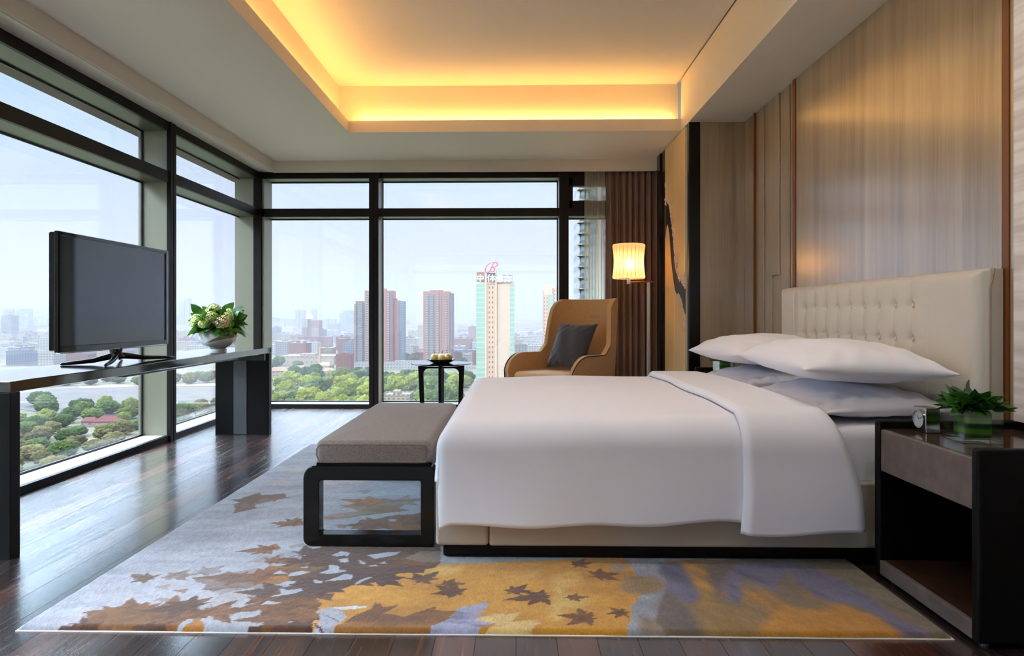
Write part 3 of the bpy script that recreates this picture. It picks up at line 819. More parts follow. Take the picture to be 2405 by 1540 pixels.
# charcoal cushion leaning on the chair back
vs, fs = pillow_mesh(.43, .42, .13, n=30, seed=21, pinch=.09)
Rm = Matrix.Rotation(math.radians(64), 3, 'X'); 
tp = []
for v in vs:
    w = Rm @ Vector((v.x, v.y, v.z)); tp.append(cw(w.x*.98+.0, w.y+.085, w.z+.70))
o = MB().add(tp, fs).build('cushion', 'cushion', smooth=True, weld=True, origin=cw(0, .05, .51))
tag(o, 'square charcoal cushion leaning against the back of the camel armchair', 'cushion')

# ================================================================ SIDE TABLE AND PEARS
sx_, sy_ = -.69, 6.29
stb = thing('side_table', 'round black-topped side table with arched dark legs beside the far window', 'side table', (sx_, sy_, 0))
MB().lathe([(.26, .505), (.277, .512), (.280, .517), (.278, .520)], sx_, sy_, 64).build('table_top', 'piano', stb, smooth=40)
out = [(0, .505), (.214, .505), (.190, 0), (.152, 0), (.163, .40)] + [(.163-.05+.05*math.cos(a), .42+.05*math.sin(a)) for a in np.linspace(0, PI/2, 6)] + [(0, .47)]
for k in range(4):
    a = k*PI/2+.06
    MB().prism(out, lambda r, z, w: (sx_+r*math.cos(a)-w*math.sin(a), sy_+r*math.sin(a)+w*math.cos(a), z), -.016, .016).build('leg', 'black_satin', stb, bevel=.004)
pl = MB().lathe([(.068, .5205), (.075, .522), (.10, .532), (.132, .551), (.136, .556), (.131, .556), (.10, .538), (.07, .530), (.001, .529)], sx_, sy_, 48, True, True).build('fruit_dish', 'green_dish', smooth=50, origin=(sx_, sy_, .5205))
tag(pl, 'shallow green glazed dish of pears on the round side table', 'dish')
def pear(x, y, z, r, lab, lean):
    p = thing('pear', lab, 'pear', (sx_+x, sy_+y, z), 'pears in the green dish')
    pr = [(0.001, 0), (.5, .03), (.82, .22), (1.0, .62), (.98, 1.05), (.80, 1.45), (.48, 1.68), (.18, 1.74), (.02, 1.70)]
    MB().lathe([(a*r, z+b*r) for a, b in pr], sx_+x, sy_+y, 22).build('fruit', 'pear', p, smooth=True)
    MB().tube([(sx_+x, sy_+y, z+1.69*r), (sx_+x+lean*.5, sy_+y, z+1.69*r+.02), (sx_+x+lean, sy_+y-.002, z+1.69*r+.034)], [.002, .0017, .0023], 6).build('stalk', 'stem', p, smooth=True)
pear(-.058, -.03, .536, .040, 'yellow pear at the left of the green dish, with an upright stalk', -.006)
pear(.010, -.055, .536, .037, 'yellow pear at the front middle of the green dish', .012)
pear(.062, .012, .536, .040, 'yellow pear at the right of the green dish', -.02)
pear(-.004, .045, .536, .040, 'yellow pear at the back of the dish, mostly behind the other pears', .016)

# ================================================================ FLOOR LAMP
lx, ly = 1.035, 6.29
lp = thing('floor_lamp', 'floor lamp with a ribbed cream shade and silver post behind the armchair', 'lamp', (1.235, 6.40, 0))
MB().lathe([(.13, 0), (.135, .004), (.135, .014), (.125, .018)], 1.235, 6.40, 40).build('base', 'silver', lp, smooth=40)
MB().box(1.223, 1.247, 6.392, 6.408, .018, 1.268).build('post', 'silver', lp, bevel=.002)
MB().tube([(1.29, 6.425, 1.272), (1.235, 6.40, 1.272), (lx, ly, 1.262)], .009, 4).build('swing_arm', 'brown_strip', lp)
MB().box(lx-.016, lx+.016, ly-.016, ly+.016, 1.245, 1.292).build('socket_block', 'silver', lp, bevel=.003)
MB().tube([(lx, ly, 1.292), (lx, ly, 1.375)], .010, 8).build('lamp_holder', 'silver', lp)
MB().ball((lx+.008, ly, 1.425), .042, .042, .052, 20, 14).build('bulb', 'bulb', lp, smooth=True)
NR = 24
def shade(u, v):
    z = 1.295+.315*v; r = .152-.016*math.sin(PI*v)
    e = min(v, 1-v); r -= .010*(1-ss(0, .05, e))
    r -= .0022*abs(math.cos(u*NR/2*2*PI))**8
    a = 2*PI*u
    return (lx+r*math.cos(a), ly+r*math.sin(a), z)
s1 = MB().grid(240, 26, shade, cu=True).build('shade', 'shade', lp, smooth=True)
mb = MB()
for k in range(NR):
    mb.tube([tuple((Vector(shade(k/NR, v))-Vector((lx, ly, 0)))*1.0+Vector((lx, ly, 0))) for v in np.linspace(.0, 1, 12)], .0016, 5)
mb.build('shade_ribs', plain('rib_thread', S(168, 120, 66), .7), s1, smooth=True)
mb = MB(); 
for a in (0, 2*PI/3, 4*PI/3): mb.tube([(lx, ly, 1.30), (lx+.145*math.cos(a), ly+.145*math.sin(a), 1.30)], .003, 5)
mb.build('spider', 'silver', s1)

# ================================================================ CURTAINS
def drape(name, mat, x0, x1, yc, z0, z1, amp, waves, label, seed, solid=.004, gather=0):
    q = random.Random(seed); ph = [q.uniform(0, 6) for _ in range(5)]
    def f(u, v):
        x = x0+(x1-x0)*u
        a = u*waves*2*PI
        sp = .75+.25*v if gather else 1
        y = yc + amp*(math.sin(a+.35*math.sin(3*u*PI+ph[0])+.25*(1-v)*math.sin(2*PI*u*3+ph[1])) + .35*math.sin(2.1*a+ph[2]))*(1-.25*v)
        x += .012*math.sin(a*1.0+ph[3])*(1-v)
        return (x, y, z0+(z1-z0)*v)
    o = MB().grid(int(waves*22), 24, f).build(name, mat, smooth=True, solid=solid, origin=((x0+x1)/2, yc, z0))
    return tag(o, label, 'curtain')
drape('blackout_curtain', 'curtain', .912, 1.432, 6.945, .012, 2.434, .036, 8, 'mauve brown pleated curtain hanging between the far window and the art niche', 3)
drape('sheer_curtain', 'sheer', .694, .905, 6.945, .012, 2.434, .018, 7, 'translucent pale sheer curtain gathered beside the brown curtain', 5, solid=0)

# ================================================================ WALL ART
art = thing('wall_art', 'gold two-panel wall art of a dark blossoming branch in the niche by the curtain', 'wall art', (1.42, 6.05, 0))
MB().box(1.396, 1.44, 5.665, 6.026, .02, ZC-.01).build('panel', 'gold', art)
MB().box(1.396, 1.44, 6.034, 6.428, .02, ZC-.01).build('panel', 'gold', art)
MB().box(1.3945, 1.44, 6.026, 6.034, .02, ZC-.01).build('inlay_line', 'pale_line', art)
MB().box(1.3945, 1.44, 5.657, 5.665, .02, ZC-.01).build('inlay_line', 'pale_line', art)
def wallpt(cx_, cy_):
    px, py = cx_/2.85+1540, cy_/2.85+360
    l = (px-PX0)/FPX; d = 1.394/(cY*l - sY); p = at(px, py, d); return (p.y, p.z)
bo = [(64.5, 350), (69, 330), (75, 320), (85, 345), (95, 390), (105, 450), (115, 510), (122, 570), (130, 640), (135, 700), (138, 760), (150, 820), (175, 870), (197, 905), (197, 1075), (190, 1050), (178, 1010), (160, 970), (140, 940), (130, 915), (120, 850), (110, 770), (102, 690), (97, 600), (92, 530), (85, 490), (78, 470), (72, 490), (68, 520), (64.5, 560)]
bp_ = [wallpt(*p) for p in bo]
MB().prism(bp_, lambda a, b, c: (c, a, b), 1.3925, 1.397).build('branch', 'branch', art)
MB().prism([wallpt(*p) for p in ((134, 770), (141, 742), (146, 700), (149, 660), (152, 660), (149, 705), (144, 750), (138, 780))], lambda a, b, c: (c, a, b), 1.3925, 1.397).build('branch', 'branch', art)
q = random.Random(12); mb = MB()
trail = [((68, 195), (72, 300)), ((70, 300), (98, 345)), ((95, 345), (112, 470)), ((110, 470), (126, 600)), ((124, 600), (138, 770)), ((150, 650), (147, 740)), ((138, 775), (165, 850)), ((165, 840), (190, 880)), ((190, 800), (194, 900)), ((150, 940), (168, 985)), ((165, 975), (180, 1015)), ((188, 1095), (193, 1185)), ((66, 305), (68, 345))]
for a, b in trail:
    n = int(max(6, math.hypot(a[0]-b[0], a[1]-b[1])/3.2))
    for i in range(n):
        f = i/n; y, z = wallpt(a[0]+(b[0]-a[0])*f+q.uniform(-4.5, 4.5), a[1]+(b[1]-a[1])*f+q.uniform(-7, 7))
        y = min(max(y, 5.672), 6.42)
        r0 = q.uniform(.0055, .0095); k0 = q.uniform(0, 2)
        for w in range(5):
            xo = 1.3885+q.uniform(0, .0036); an = k0+w*2*PI/5; c_ = (y+r0*math.cos(an)*.9, z+r0*math.sin(an)*.9)
            mb.prism([(c_[0]+r0*.52*math.cos(t_), c_[1]+r0*.52*math.sin(t_)) for t_ in np.linspace(0, 2*PI, 6, endpoint=False)], lambda p, q_, s_: (s_, p, q_), xo, 1.396)
mb.build('blossom', 'blossom', art)
# ================================================================ RUG (pattern = floor-space leaf shapes, colour attribute)
RX0, RX1, RY0, RY1 = -1.515, 1.29, 2.045, 5.0
NX, NY = 560, 560
xs = np.linspace(RX0, RX1, NX); ys = np.linspace(RY0, RY1, NY)
GX, GY = np.meshgrid(xs, ys, indexing='ij')
def fbm(x, y, seed, f=1.0, oct=4):
    r = np.random.default_rng(seed); out = np.zeros_like(x); a = 1.0; tot = 0
    for o in range(oct):
        n = 64; g = r.random((n, n))
        X = x*f % n; Y = y*f % n; i = X.astype(int) % n; j = Y.astype(int) % n
        u = X-np.floor(X); v = Y-np.floor(Y); u = u*u*(3-2*u); v = v*v*(3-2*v)
        i2, j2 = (i+1) % n, (j+1) % n
        out += a*(g[i, j]*(1-u)*(1-v)+g[i2, j]*u*(1-v)+g[i, j2]*(1-u)*v+g[i2, j2]*u*v); tot += a
        a *= .5; f *= 2.03
    return out/tot
def lin(c): return np.array(S(*c)[:3])
n_big = fbm(GX+9, GY+9, 1, 2.2); n_str = fbm(GX*1.2+GY*.4+5, GY*7+9, 2, 2.0); n_fine = fbm(GX+3, GY+3, 3, 34, 2)
wx = GX + .05*(fbm(GX+20, GY+7, 11, 5)-.5); wy = GY + .05*(fbm(GX+2, GY+31, 12, 5)-.5)
jag = .07*(fbm(GX*1.0+40, GY+3, 13, 12, 3)-.5)
col = np.zeros(GX.shape+(3,))
def blend(mask, c):
    global col
    m = np.clip(mask, 0, 1)[..., None]; col = col*(1-m) + np.asarray(c)*m
base = lin((150, 151, 160)); pale = lin((168, 170, 179)); gry = lin((124, 122, 131))
col[:] = base
blend(np.clip((n_str-.42)*4, 0, 1)*.75, pale); blend(np.clip((.42-n_big)*5, 0, 1)*.5, gry)
def inpoly(P, X, Y):
    ins = np.zeros(X.shape, bool); n = len(P)
    for i in range(n):
        x1, y1 = P[i]; x2, y2 = P[(i+1) % n]
        if y1 == y2: continue
        c = ((y1 > Y) != (y2 > Y)) & (X < (x2-x1)*(Y-y1)/(y2-y1)+x1)
        ins ^= c
    return ins
def fpoly(pts): return [tuple(onz(x, y, .014)[:2]) for x, y in pts]
wob1 = .010*(fbm(GX+40, GY+3, 13, 26, 3)-.5); wob2 = .010*(fbm(GX+11, GY+33, 14, 26, 3)-.5)
fray = .009*(fbm(GX+4, GY+63, 15, 90, 2)-.5)
mot = fbm(GX*1.6+8, GY*5+1, 51, 2.4, 4); mot2 = fbm(GX*3+2, GY*9+5, 52, 3.0, 3); slant = fbm((GX+.55*GY)*7+3, (GY-.3*GX)*1.3+4, 53, 2.0, 4)
def reg(frame, pts, c, a=1.0, c2=None, k=4.0, src=None, soft=0):
    ox, oy, sc_ = frame
    P = fpoly([(ox+x/sc_, oy+y/sc_) for x, y in pts])
    m = inpoly(P, GX+wob1+fray, GY+wob2+fray).astype(float)
    if soft:
        for _ in range(soft):
            m = (m+np.roll(m, 2, 0)+np.roll(m, -2, 0)+np.roll(m, 2, 1)+np.roll(m, -2, 1))/5
    blend(m*a, lin(c))
    if c2 is not None: blend(m*a*np.clip(((mot if src is None else src)-.47)*k, 0, 1), lin(c2))
FA, FB, FC, FD = (0, 892, 2.377), (540, 1130, 4.1615), (1400, 1200, 2.672), (700, 1200, 3.006)
GOLD, GOLD2, GOLDL = (206, 146, 46), (186, 128, 38), (218, 180, 98)
BR, BR2, BR3 = (80, 49, 31), (120, 75, 31), (156, 102, 36)
LIL, LILD, TAN, GREY = (116, 111, 140), (92, 87, 108), (144, 112, 60), (136, 128, 128)
PALE = (162, 164, 177)
# shaded greys drifting over the pale ground
reg(FA, [(470, 1210), (560, 1150), (700, 1080), (900, 1060), (1130, 1050), (1450, 1040), (1700, 1010), (1700, 1290), (1450, 1400), (1150, 1400), (900, 1330), (700, 1260), (560, 1250)], (166, 160, 164), .55, PALE, 6, mot2, soft=6)
reg(FA, [(350, 1330), (470, 1280), (560, 1330), (480, 1400), (200, 1400)], (176, 168, 172), .6, PALE, 6, mot2, soft=5)
for y0 in (560, 700, 850, 980): reg(FA, [(1150, y0), (1400, y0-60), (1700, y0-90), (1700, y0-60), (1400, y0-25)], (168, 172, 182), .5, None, soft=3)
# golden field
reg(FD, [(0, 900), (130, 740), (120, 620), (210, 590), (300, 555), (400, 520), (520, 480), (680, 450), (900, 420), (1010, 380), (2300, 330), (2370, 430), (2440, 560), (2360, 680), (2320, 900)], GOLD, c2=GOLD2, k=3.5)
reg(FD, [(900, 430), (1010, 395), (1170, 400), (1120, 440), (960, 460)], GOLDL, .75, soft=2)
reg(FD, [(1780, 470), (1900, 430), (1990, 440), (1990, 520), (1880, 560), (1890, 590), (2020, 600), (2070, 650), (1990, 690), (1890, 690), (1880, 770), (1790, 780), (1770, 680), (1830, 600)], GOLDL, .85, GOLD, 3, soft=3)
reg(FD, [(1470, 480), (1700, 420), (1720, 470), (1560, 500)], (206, 158, 84), .7, soft=3)
# slanted streaks on the right
reg(FC, [(440, 310), (1610, 300), (2240, 800), (480, 810), (370, 700), (440, 510)], (132, 110, 76), 1, GOLD2, 4, slant)
reg(FC, [(60, 330), (190, 330), (190, 370), (120, 390)], (160, 144, 132), .8, soft=2)
reg(FC, [(155, 470), (200, 415), (290, 405), (420, 430), (435, 500), (300, 530), (170, 510)], (156, 134, 108), .9, TAN, 4, soft=2)
for P_, c_, c2_ in (([(390, 325), (520, 325), (620, 420), (690, 480), (650, 560), (570, 600), (520, 560), (440, 510), (430, 440)], LIL, LILD), ([(440, 510), (560, 590), (650, 680), (690, 795), (540, 795), (370, 700), (390, 590)], (112, 96, 92), TAN), ([(680, 325), (900, 325), (820, 420), (760, 580), (720, 540), (690, 430)], (110, 90, 74), LILD),
    ([(540, 325), (680, 325), (700, 450), (770, 560), (740, 620), (650, 520), (600, 420)], TAN, GOLD), ([(820, 410), (900, 325), (1250, 325), (1200, 400), (1150, 520), (1050, 480), (920, 420), (915, 560), (850, 600), (800, 470)], LIL, LILD), ([(910, 420), (1060, 490), (1150, 560), (1100, 640), (980, 610), (930, 520)], (134, 116, 92), GOLD2), ([(1000, 470), (1200, 600), (1260, 640), (1150, 680), (1090, 600)], GOLD2, TAN),
    ([(1150, 410), (1240, 460), (1310, 540), (1260, 580), (1150, 540)], (124, 104, 92), TAN), ([(590, 610), (760, 590), (980, 620), (1080, 700), (1060, 795), (700, 795)], (156, 122, 70), TAN), ([(270, 640), (370, 700), (480, 795), (280, 800)], (140, 114, 80), LIL),
    ([(1070, 700), (1170, 600), (1300, 620), (1600, 640), (1800, 680), (1980, 795), (1000, 800)], (200, 136, 38), GOLD2), ([(1230, 325), (1330, 345), (1560, 440), (1750, 560), (1900, 680), (2150, 790), (1950, 790), (1750, 650), (1600, 590), (1400, 560), (1300, 480), (1210, 400)], LIL, (86, 80, 104)), ([(1330, 320), (1610, 312), (2260, 800), (2140, 795), (1850, 620), (1600, 450)], (128, 114, 90), (98, 90, 82))):
    reg(FC, P_, c_, .92, c2_, 4, slant, soft=3)
# the brown mass at the foot of the bed
reg(FB, [(-120, 985), (0, 960), (200, 960), (130, 930), (310, 890), (390, 830), (450, 840), (560, 820), (500, 805), (590, 760), (700, 770), (700, 740), (810, 720), (870, 690), (900, 640), (2060, 640), (2060, 800), (2010, 850), (1900, 870), (1890, 900), (1590, 910), (1690, 955), (1600, 985), (1500, 1040), (1420, 1000), (1350, 1000), (1200, 1020), (1090, 1060), (1120, 1080), (950, 1100), (1020, 1110), (1000, 1185), (840, 1150), (900, 1210), (860, 1240), (900, 1330), (880, 1360), (810, 1370), (790, 1440), (800, 1530), (180, 1530), (190, 1420), (370, 1410), (470, 1370), (600, 1400), (610, 1380), (500, 1320), (380, 1345), (400, 1320), (300, 1310), (390, 1280), (300, 1245), (400, 1210), (310, 1220), (430, 1195), (350, 1180), (450, 1150), (360, 1130), (590, 1100), (480, 1060), (640, 1020), (230, 1010), (100, 1050)], BR, 1, BR2, 4)
reg(FB, [(145, 930), (570, 930), (590, 970), (250, 1015), (230, 970)], BR3, 1, GOLD2, 4)
reg(FB, [(390, 830), (560, 840), (640, 810), (780, 800), (700, 870), (540, 920), (300, 890)], BR2, 1, BR3, 4)
reg(FB, [(400, 1290), (700, 1240), (860, 1260), (870, 1340), (700, 1390), (500, 1330)], BR2, .9, BR3, 4)
reg(FB, [(-200, 1060), (0, 1050), (230, 1000), (400, 985), (600, 975), (640, 985), (500, 1020), (480, 1060), (380, 1110), (250, 1140), (200, 1080), (60, 1090), (-100, 1120)], GREY, .85, (116, 96, 84), 4, mot2)
reg(FB, [(1690, 760), (1800, 720), (1860, 690), (2060, 690), (2060, 795), (1850, 800), (1800, 785)], (132, 112, 94), .9)
# leaves and clusters on the pale ground
for P_, c_, c2_ in (([(378, 1365), (440, 1362), (455, 1325), (500, 1345), (520, 1310), (460, 1302), (590, 1285), (555, 1265), (650, 1272), (740, 1280), (830, 1240), (832, 1290), (900, 1295), (1000, 1265), (1080, 1222), (1060, 1270), (1130, 1285), (1200, 1290), (1120, 1310), (1160, 1335), (1050, 1340), (1000, 1370), (960, 1430), (870, 1430), (860, 1380), (760, 1370), (740, 1425), (640, 1430), (650, 1370), (600, 1350), (560, 1375), (500, 1420), (400, 1420), (440, 1380)], BR2, BR), ([(1010, 1390), (1100, 1330), (1150, 1365), (1120, 1425), (1095, 1425), (1100, 1385)], BR3, BR2),
    ([(725, 1085), (790, 1090), (850, 1110), (780, 1130), (740, 1120)], (112, 86, 66), GREY), ([(900, 1108), (960, 1080), (1040, 1075), (990, 1110), (930, 1120)], (134, 118, 108), GREY), ([(1110, 1075), (1150, 1060), (1240, 1070), (1180, 1090)], GREY, None), ([(1080, 1110), (1150, 1100), (1200, 1095), (1270, 1080), (1290, 1110), (1420, 1130), (1400, 1170), (1280, 1165), (1200, 1180), (1130, 1175), (1150, 1145), (1090, 1130)], (106, 74, 52), GREY), ([(1295, 1080), (1400, 1058), (1440, 1060), (1440, 1085), (1350, 1095)], GREY, None), ([(1380, 1090), (1450, 1095), (1560, 1110), (1640, 1130), (1420, 1145)], BR3, BR2),
    ([(1400, 945), (1450, 940), (1480, 935), (1545, 918), (1575, 945), (1530, 950), (1470, 978), (1460, 950)], BR2, BR3), ([(1385, 1018), (1450, 1000), (1470, 985), (1545, 990), (1570, 970), (1600, 1000), (1530, 1025), (1450, 1025)], (140, 132, 134), (120, 108, 104)), ([(850, 1235), (900, 1220), (990, 1225), (960, 1250)], (140, 124, 116), None), ([(1200, 1225), (1340, 1220), (1280, 1245)], (144, 130, 122), None), ([(860, 1160), (960, 1140), (930, 1180)], (150, 136, 130), None), ([(960, 1180), (1060, 1165), (1030, 1195)], (128, 100, 80), None), ([(1210, 1300), (1330, 1270), (1300, 1330)], (146, 130, 122), None), ([(1100, 1290), (1240, 1200), (1420, 1160), (1450, 1200), (1300, 1260)], (160, 152, 154), None)):
    reg(FA, P_, c_, 1, c2_, 4)
for P_, c_, c2_ in (([(40, 195), (130, 165), (290, 115), (310, 140), (540, 125), (550, 150), (470, 185), (250, 235), (240, 260), (300, 262), (110, 300), (30, 322), (50, 280), (35, 245), (100, 215)], (108, 78, 56), GREY), ([(445, 430), (520, 405), (600, 385), (670, 355), (695, 385), (715, 400), (760, 430), (640, 445)], (116, 84, 62), (136, 112, 92)), ([(565, 640), (720, 615), (780, 640), (600, 660)], (148, 140, 140), None), ([(20, 905), (180, 870), (270, 855), (290, 890), (250, 915), (60, 920)], (136, 128, 130), None),
    ([(1065, 235), (1200, 235), (1230, 245), (1330, 175), (1440, 170), (1470, 190), (1580, 175), (1560, 205), (1680, 180), (1660, 270), (1770, 290), (1500, 320), (1300, 345), (1100, 370), (920, 380), (910, 350), (1010, 320), (1250, 300), (1180, 270)], (128, 92, 56), (142, 124, 108)), ([(1170, 475), (1280, 380), (1420, 375), (1640, 330), (1900, 330), (1940, 370), (1900, 400), (1970, 420), (1970, 490), (1600, 500), (1240, 540), (1250, 470)], BR2, BR3), ([(1025, 435), (1080, 420), (1150, 435), (1130, 465), (1050, 455)], (132, 108, 88), None), ([(1240, 100), (1310, 90), (1400, 85), (1360, 115), (1310, 130)], GREY, None)):
    reg(FB, P_, c_, 1, c2_, 4)
for P_ in ([(1535, 380), (1600, 375), (1650, 390), (1590, 405)], [(1375, 490), (1500, 465), (1600, 480), (1450, 495)]): reg(FB, P_, PALE)
# leaves along the front edge
reg(FB, [(1000, 1530), (1030, 1420), (1130, 1380), (1250, 1310), (1380, 1250), (1430, 1185), (1500, 1240), (1640, 1215), (1580, 1260), (1500, 1300), (1700, 1330), (1860, 1280), (2020, 1220), (1990, 1270), (2200, 1280), (2164, 1320), (2100, 1400), (1960, 1420), (1990, 1530)], (148, 96, 40), 1, (112, 70, 36), 4)
reg(FB, [(835, 1275), (900, 1260), (980, 1235), (1050, 1260), (1100, 1280), (1150, 1330), (1090, 1380), (1030, 1420), (980, 1530), (940, 1530), (900, 1440), (820, 1385), (880, 1380), (890, 1330)], PALE, 1, (168, 160, 162), 4, mot2)
reg(FB, [(990, 1240), (1320, 1225), (1330, 1245), (1100, 1265)], (200, 204, 216)); reg(FB, [(795, 1530), (800, 1440), (900, 1430), (920, 1530)], (190, 184, 196))
reg(FB, [(860, 1290), (900, 1300), (1090, 1380), (1060, 1385)], (128, 92, 60)); reg(FB, [(800, 1395), (830, 1395), (950, 1480), (930, 1490)], BR)
reg(FD, [(930, 900), (940, 820), (1060, 770), (1130, 690), (1360, 640), (1300, 720), (1240, 730), (1350, 740), (1250, 770), (1400, 790), (1300, 820), (1230, 900)], (164, 160, 184), 1, LILD, 3, mot2)
reg(FD, [(1230, 900), (1400, 800), (1250, 770), (1500, 700), (1450, 740), (1590, 705), (1500, 790), (1750, 765), (1640, 850), (1600, 900)], (222, 186, 116), 1, (196, 132, 72), 5, mot2)
# maple leaves on the gold
def maple(px, py, s, rot, c, a=.95, asp=1.0, seed=0):
    q = random.Random(int(px*7+py)); p = onz(px, py, .014); P = []
    L = [(0, 1.0), (.95, .86), (1.95, .62), (2.75, .42), (3.14, .62), (3.53, .42), (4.33, .62), (5.33, .86)]
    for k, (an, ln) in enumerate(L):
        an += q.uniform(-.12, .12); ln *= q.uniform(.8, 1.15); w = .40 if ln > .5 and abs(an-3.14) > .3 else .10
        for da, f in ((-w*1.1, .55), (-w*.55, .62), (-w*.30, .80), (0, 1.0), (w*.35, .76), (w*.55, .64), (w*1.1, .50)):
            P.append((an+da, ln*f))
        P.append((an+.5*((L[(k+1) % 8][0]-L[k][0]) % (2*PI)), .36))
    P = [(p.x+s*r*math.cos(an+rot)*asp, p.y+s*r*math.sin(an+rot)) for an, r in P]
    m = inpoly(P, GX+wob1*.3+fray*.3, GY+wob2*.3+fray*.3).astype(float)*a
    blend(m, lin(c)); blend(m*np.clip((n_fine-.45)*2.5, 0, .5), lin((66, 38, 22)))
D1, D2_, D3 = (98, 58, 30), (122, 74, 34), (132, 80, 34)
for px, py, s, r, c in ((905, 1362, .10, .3, BR), (990, 1362, .088, 1.1, D1), (1053, 1373, .075, .2, D2_), (1065, 1392, .10, 2.5, D1), (1208, 1390, .075, .9, D1), (1270, 1403, .105, 3.3, D1), (1345, 1405, .055, .1, D2_), (1408, 1353, .088, .4, D2_), (1377, 1452, .088, 2.9, D2_), (1460, 1440, .06, 3.3, D2_), (1355, 1326, .07, .2, D2_)):
    maple(px, py, s, r, c, asp=1.05)
for px, py, s, r, c in ((235, 1462, .15, .4, BR2), (300, 1446, .16, 2.0, BR2), (395, 1440, .17, .9, BR2), (440, 1425, .13, 3.6, BR), (500, 1438, .12, .2, BR2), (200, 1478, .10, 3.0, BR), (350, 1475, .11, 5.0, BR),
    (655, 1392, .13, 3.2, BR), (640, 1422, .14, 2.6, BR2), (660, 1452, .13, 3.4, BR2), (610, 1360, .11, 2.8, BR2), (690, 1345, .13, .6, BR2), (760, 1378, .15, 3.8, BR), (820, 1362, .13, .4, BR), (560, 1362, .10, 2.4, (112, 80, 56)), (640, 1318, .09, .5, BR2), (480, 1345, .08, 1.0, GREY), (345, 1360, .075, 2.9, (112, 86, 66)), (410, 1355, .08, .3, (134, 118, 108)),
    (875, 1180, .17, 2.8, BR3), (940, 1180, .15, .5, (140, 118, 98)), (890, 1230, .16, 3.3, BR2), (965, 1222, .18, .3, BR2), (590, 1178, .12, 3.0, (108, 78, 56)), (630, 1172, .10, .2, (128, 100, 78)), (690, 1228, .10, 3.2, BR2), (628, 1292, .10, 3.3, BR2), (720, 1300, .12, .9, BR)):
    maple(px, py, s, r, c, asp=1.1)
for px, py in ((690, 1105), (650, 1135), (760, 1135), (720, 1120), (830, 1130)): maple(px, py, .13, .4, (216, 192, 150), a=.3)
for P_ in ([(995, 725), (1080, 695), (1170, 700), (1150, 735), (1050, 740)], [(1345, 730), (1500, 705), (1670, 695), (1620, 725), (1500, 750), (1420, 765), (1370, 745)], [(1065, 770), (1150, 755), (1155, 795), (1075, 800)], [(1260, 770), (1300, 790), (1330, 815), (1260, 815)], [(1365, 830), (1420, 820), (1440, 835), (1380, 840)], [(1460, 805), (1500, 790), (1550, 815)], [(870, 900), (960, 870), (985, 820), (1050, 830), (1070, 870), (1155, 885), (1050, 900), (960, 915)], [(925, 985), (1080, 930), (1130, 910), (1200, 920), (1200, 960), (1080, 975)], [(660, 850), (760, 838), (750, 855)], [(415, 915), (480, 885), (560, 910)], [(565, 940), (600, 900), (690, 882), (795, 895), (700, 915)], [(430, 1020), (550, 985), (645, 980), (640, 1000), (500, 1030)], [(810, 965), (900, 980), (910, 1005), (830, 1000)], [(400, 1125), (500, 1110), (480, 1060), (560, 1070), (680, 1055), (725, 1075), (640, 1100), (550, 1115), (420, 1135)], [(1200, 1010), (1340, 940), (1400, 940), (1320, 975), (1230, 1015)], [(300, 1215), (380, 1170), (420, 1190), (500, 1190), (480, 1200), (400, 1210)]):
    reg(FB, P_, (165, 169, 182))
col *= (.86+.28*n_fine)[..., None]
edge = np.minimum(np.minimum(GX-RX0, RX1-GX), np.minimum(GY-RY0, RY1-GY))
zz = .0135*np.sqrt(np.clip(edge/.014, 0, 1)) + .0035 + .0016*(fbm(GX, GY, 31, 60, 2)-.5) + .0016*(n_str-.5)
ex = .004*(fbm(GX*0+GY, GY, 41, 30, 2)-.5)
verts = np.stack([GX+np.where(np.abs(GX-RX0) < .02, ex, 0), GY+np.where(np.abs(GY-RY0) < .02, .006*(fbm(GX, GX*0+2, 43, 6, 3)-.5), 0), zz], -1).reshape(-1, 3)
idx = np.arange(NX*NY).reshape(NX, NY)
faces = np.stack([idx[:-1, :-1], idx[1:, :-1], idx[1:, 1:], idx[:-1, 1:]], -1).reshape(-1, 4)
ctr = np.array([(RX0+RX1)/2, (RY0+RY1)/2, 0])
me = bpy.data.meshes.new('rug'); me.vertices.add(len(verts)); me.vertices.foreach_set('co', (verts-ctr).astype(np.float32).ravel())
me.loops.add(faces.size); me.loops.foreach_set('vertex_index', faces.astype(np.int32).ravel())
me.polygons.add(len(faces)); me.polygons.foreach_set('loop_start', np.arange(0, faces.size, 4, dtype=np.int32))
me.update(); me.validate()
ca = me.color_attributes.new('pattern', 'FLOAT_COLOR', 'POINT')
rgba = np.concatenate([np.clip(col, 0, 1).reshape(-1, 3), np.ones((NX*NY, 1))], 1).astype(np.float32)
ca.data.foreach_set('color', rgba.ravel())
me.polygons.foreach_set('use_smooth', [True]*len(me.polygons))
t = NT('tufted_wool'); at_ = t.n('Attribute', p_attribute_name='pattern'); co = t.n('TexCoord')
mp = t.n('Mapping', Vector=(co, 'Object'), Scale=(1.0, .35, 1.0))
n1 = t.n('TexNoise', Vector=mp, Scale=150.0, Detail=3.0, Roughness=.75)
cc = t.mix(.6, (at_, 'Color'), t.ramp(n1, [(.3, (.45, .45, .45, 1)), (.7, (1, 1, 1, 1))]), 'MULTIPLY')
t.bsdf(Base_Color=cc, Roughness=.95, Sheen_Weight=.25, Specular_IOR_Level=.15, Normal=t.n('Bump', Strength=.7, Distance=.004, Height=n1))
me.materials.append(t.m)
rug = bpy.data.objects.new('rug', None); C.objects.link(rug); rug.location = ctr
tag(rug, 'large hand-tufted rug with autumn maple leaves under the bed and bench', 'rug')
ro = bpy.data.objects.new('pile', me); C.objects.link(ro); ro.parent = rug
MB().box(RX0-.004, RX1+.004, RY0-.005, RY1, .0004, .0034).build('backing', 'white_back', rug)
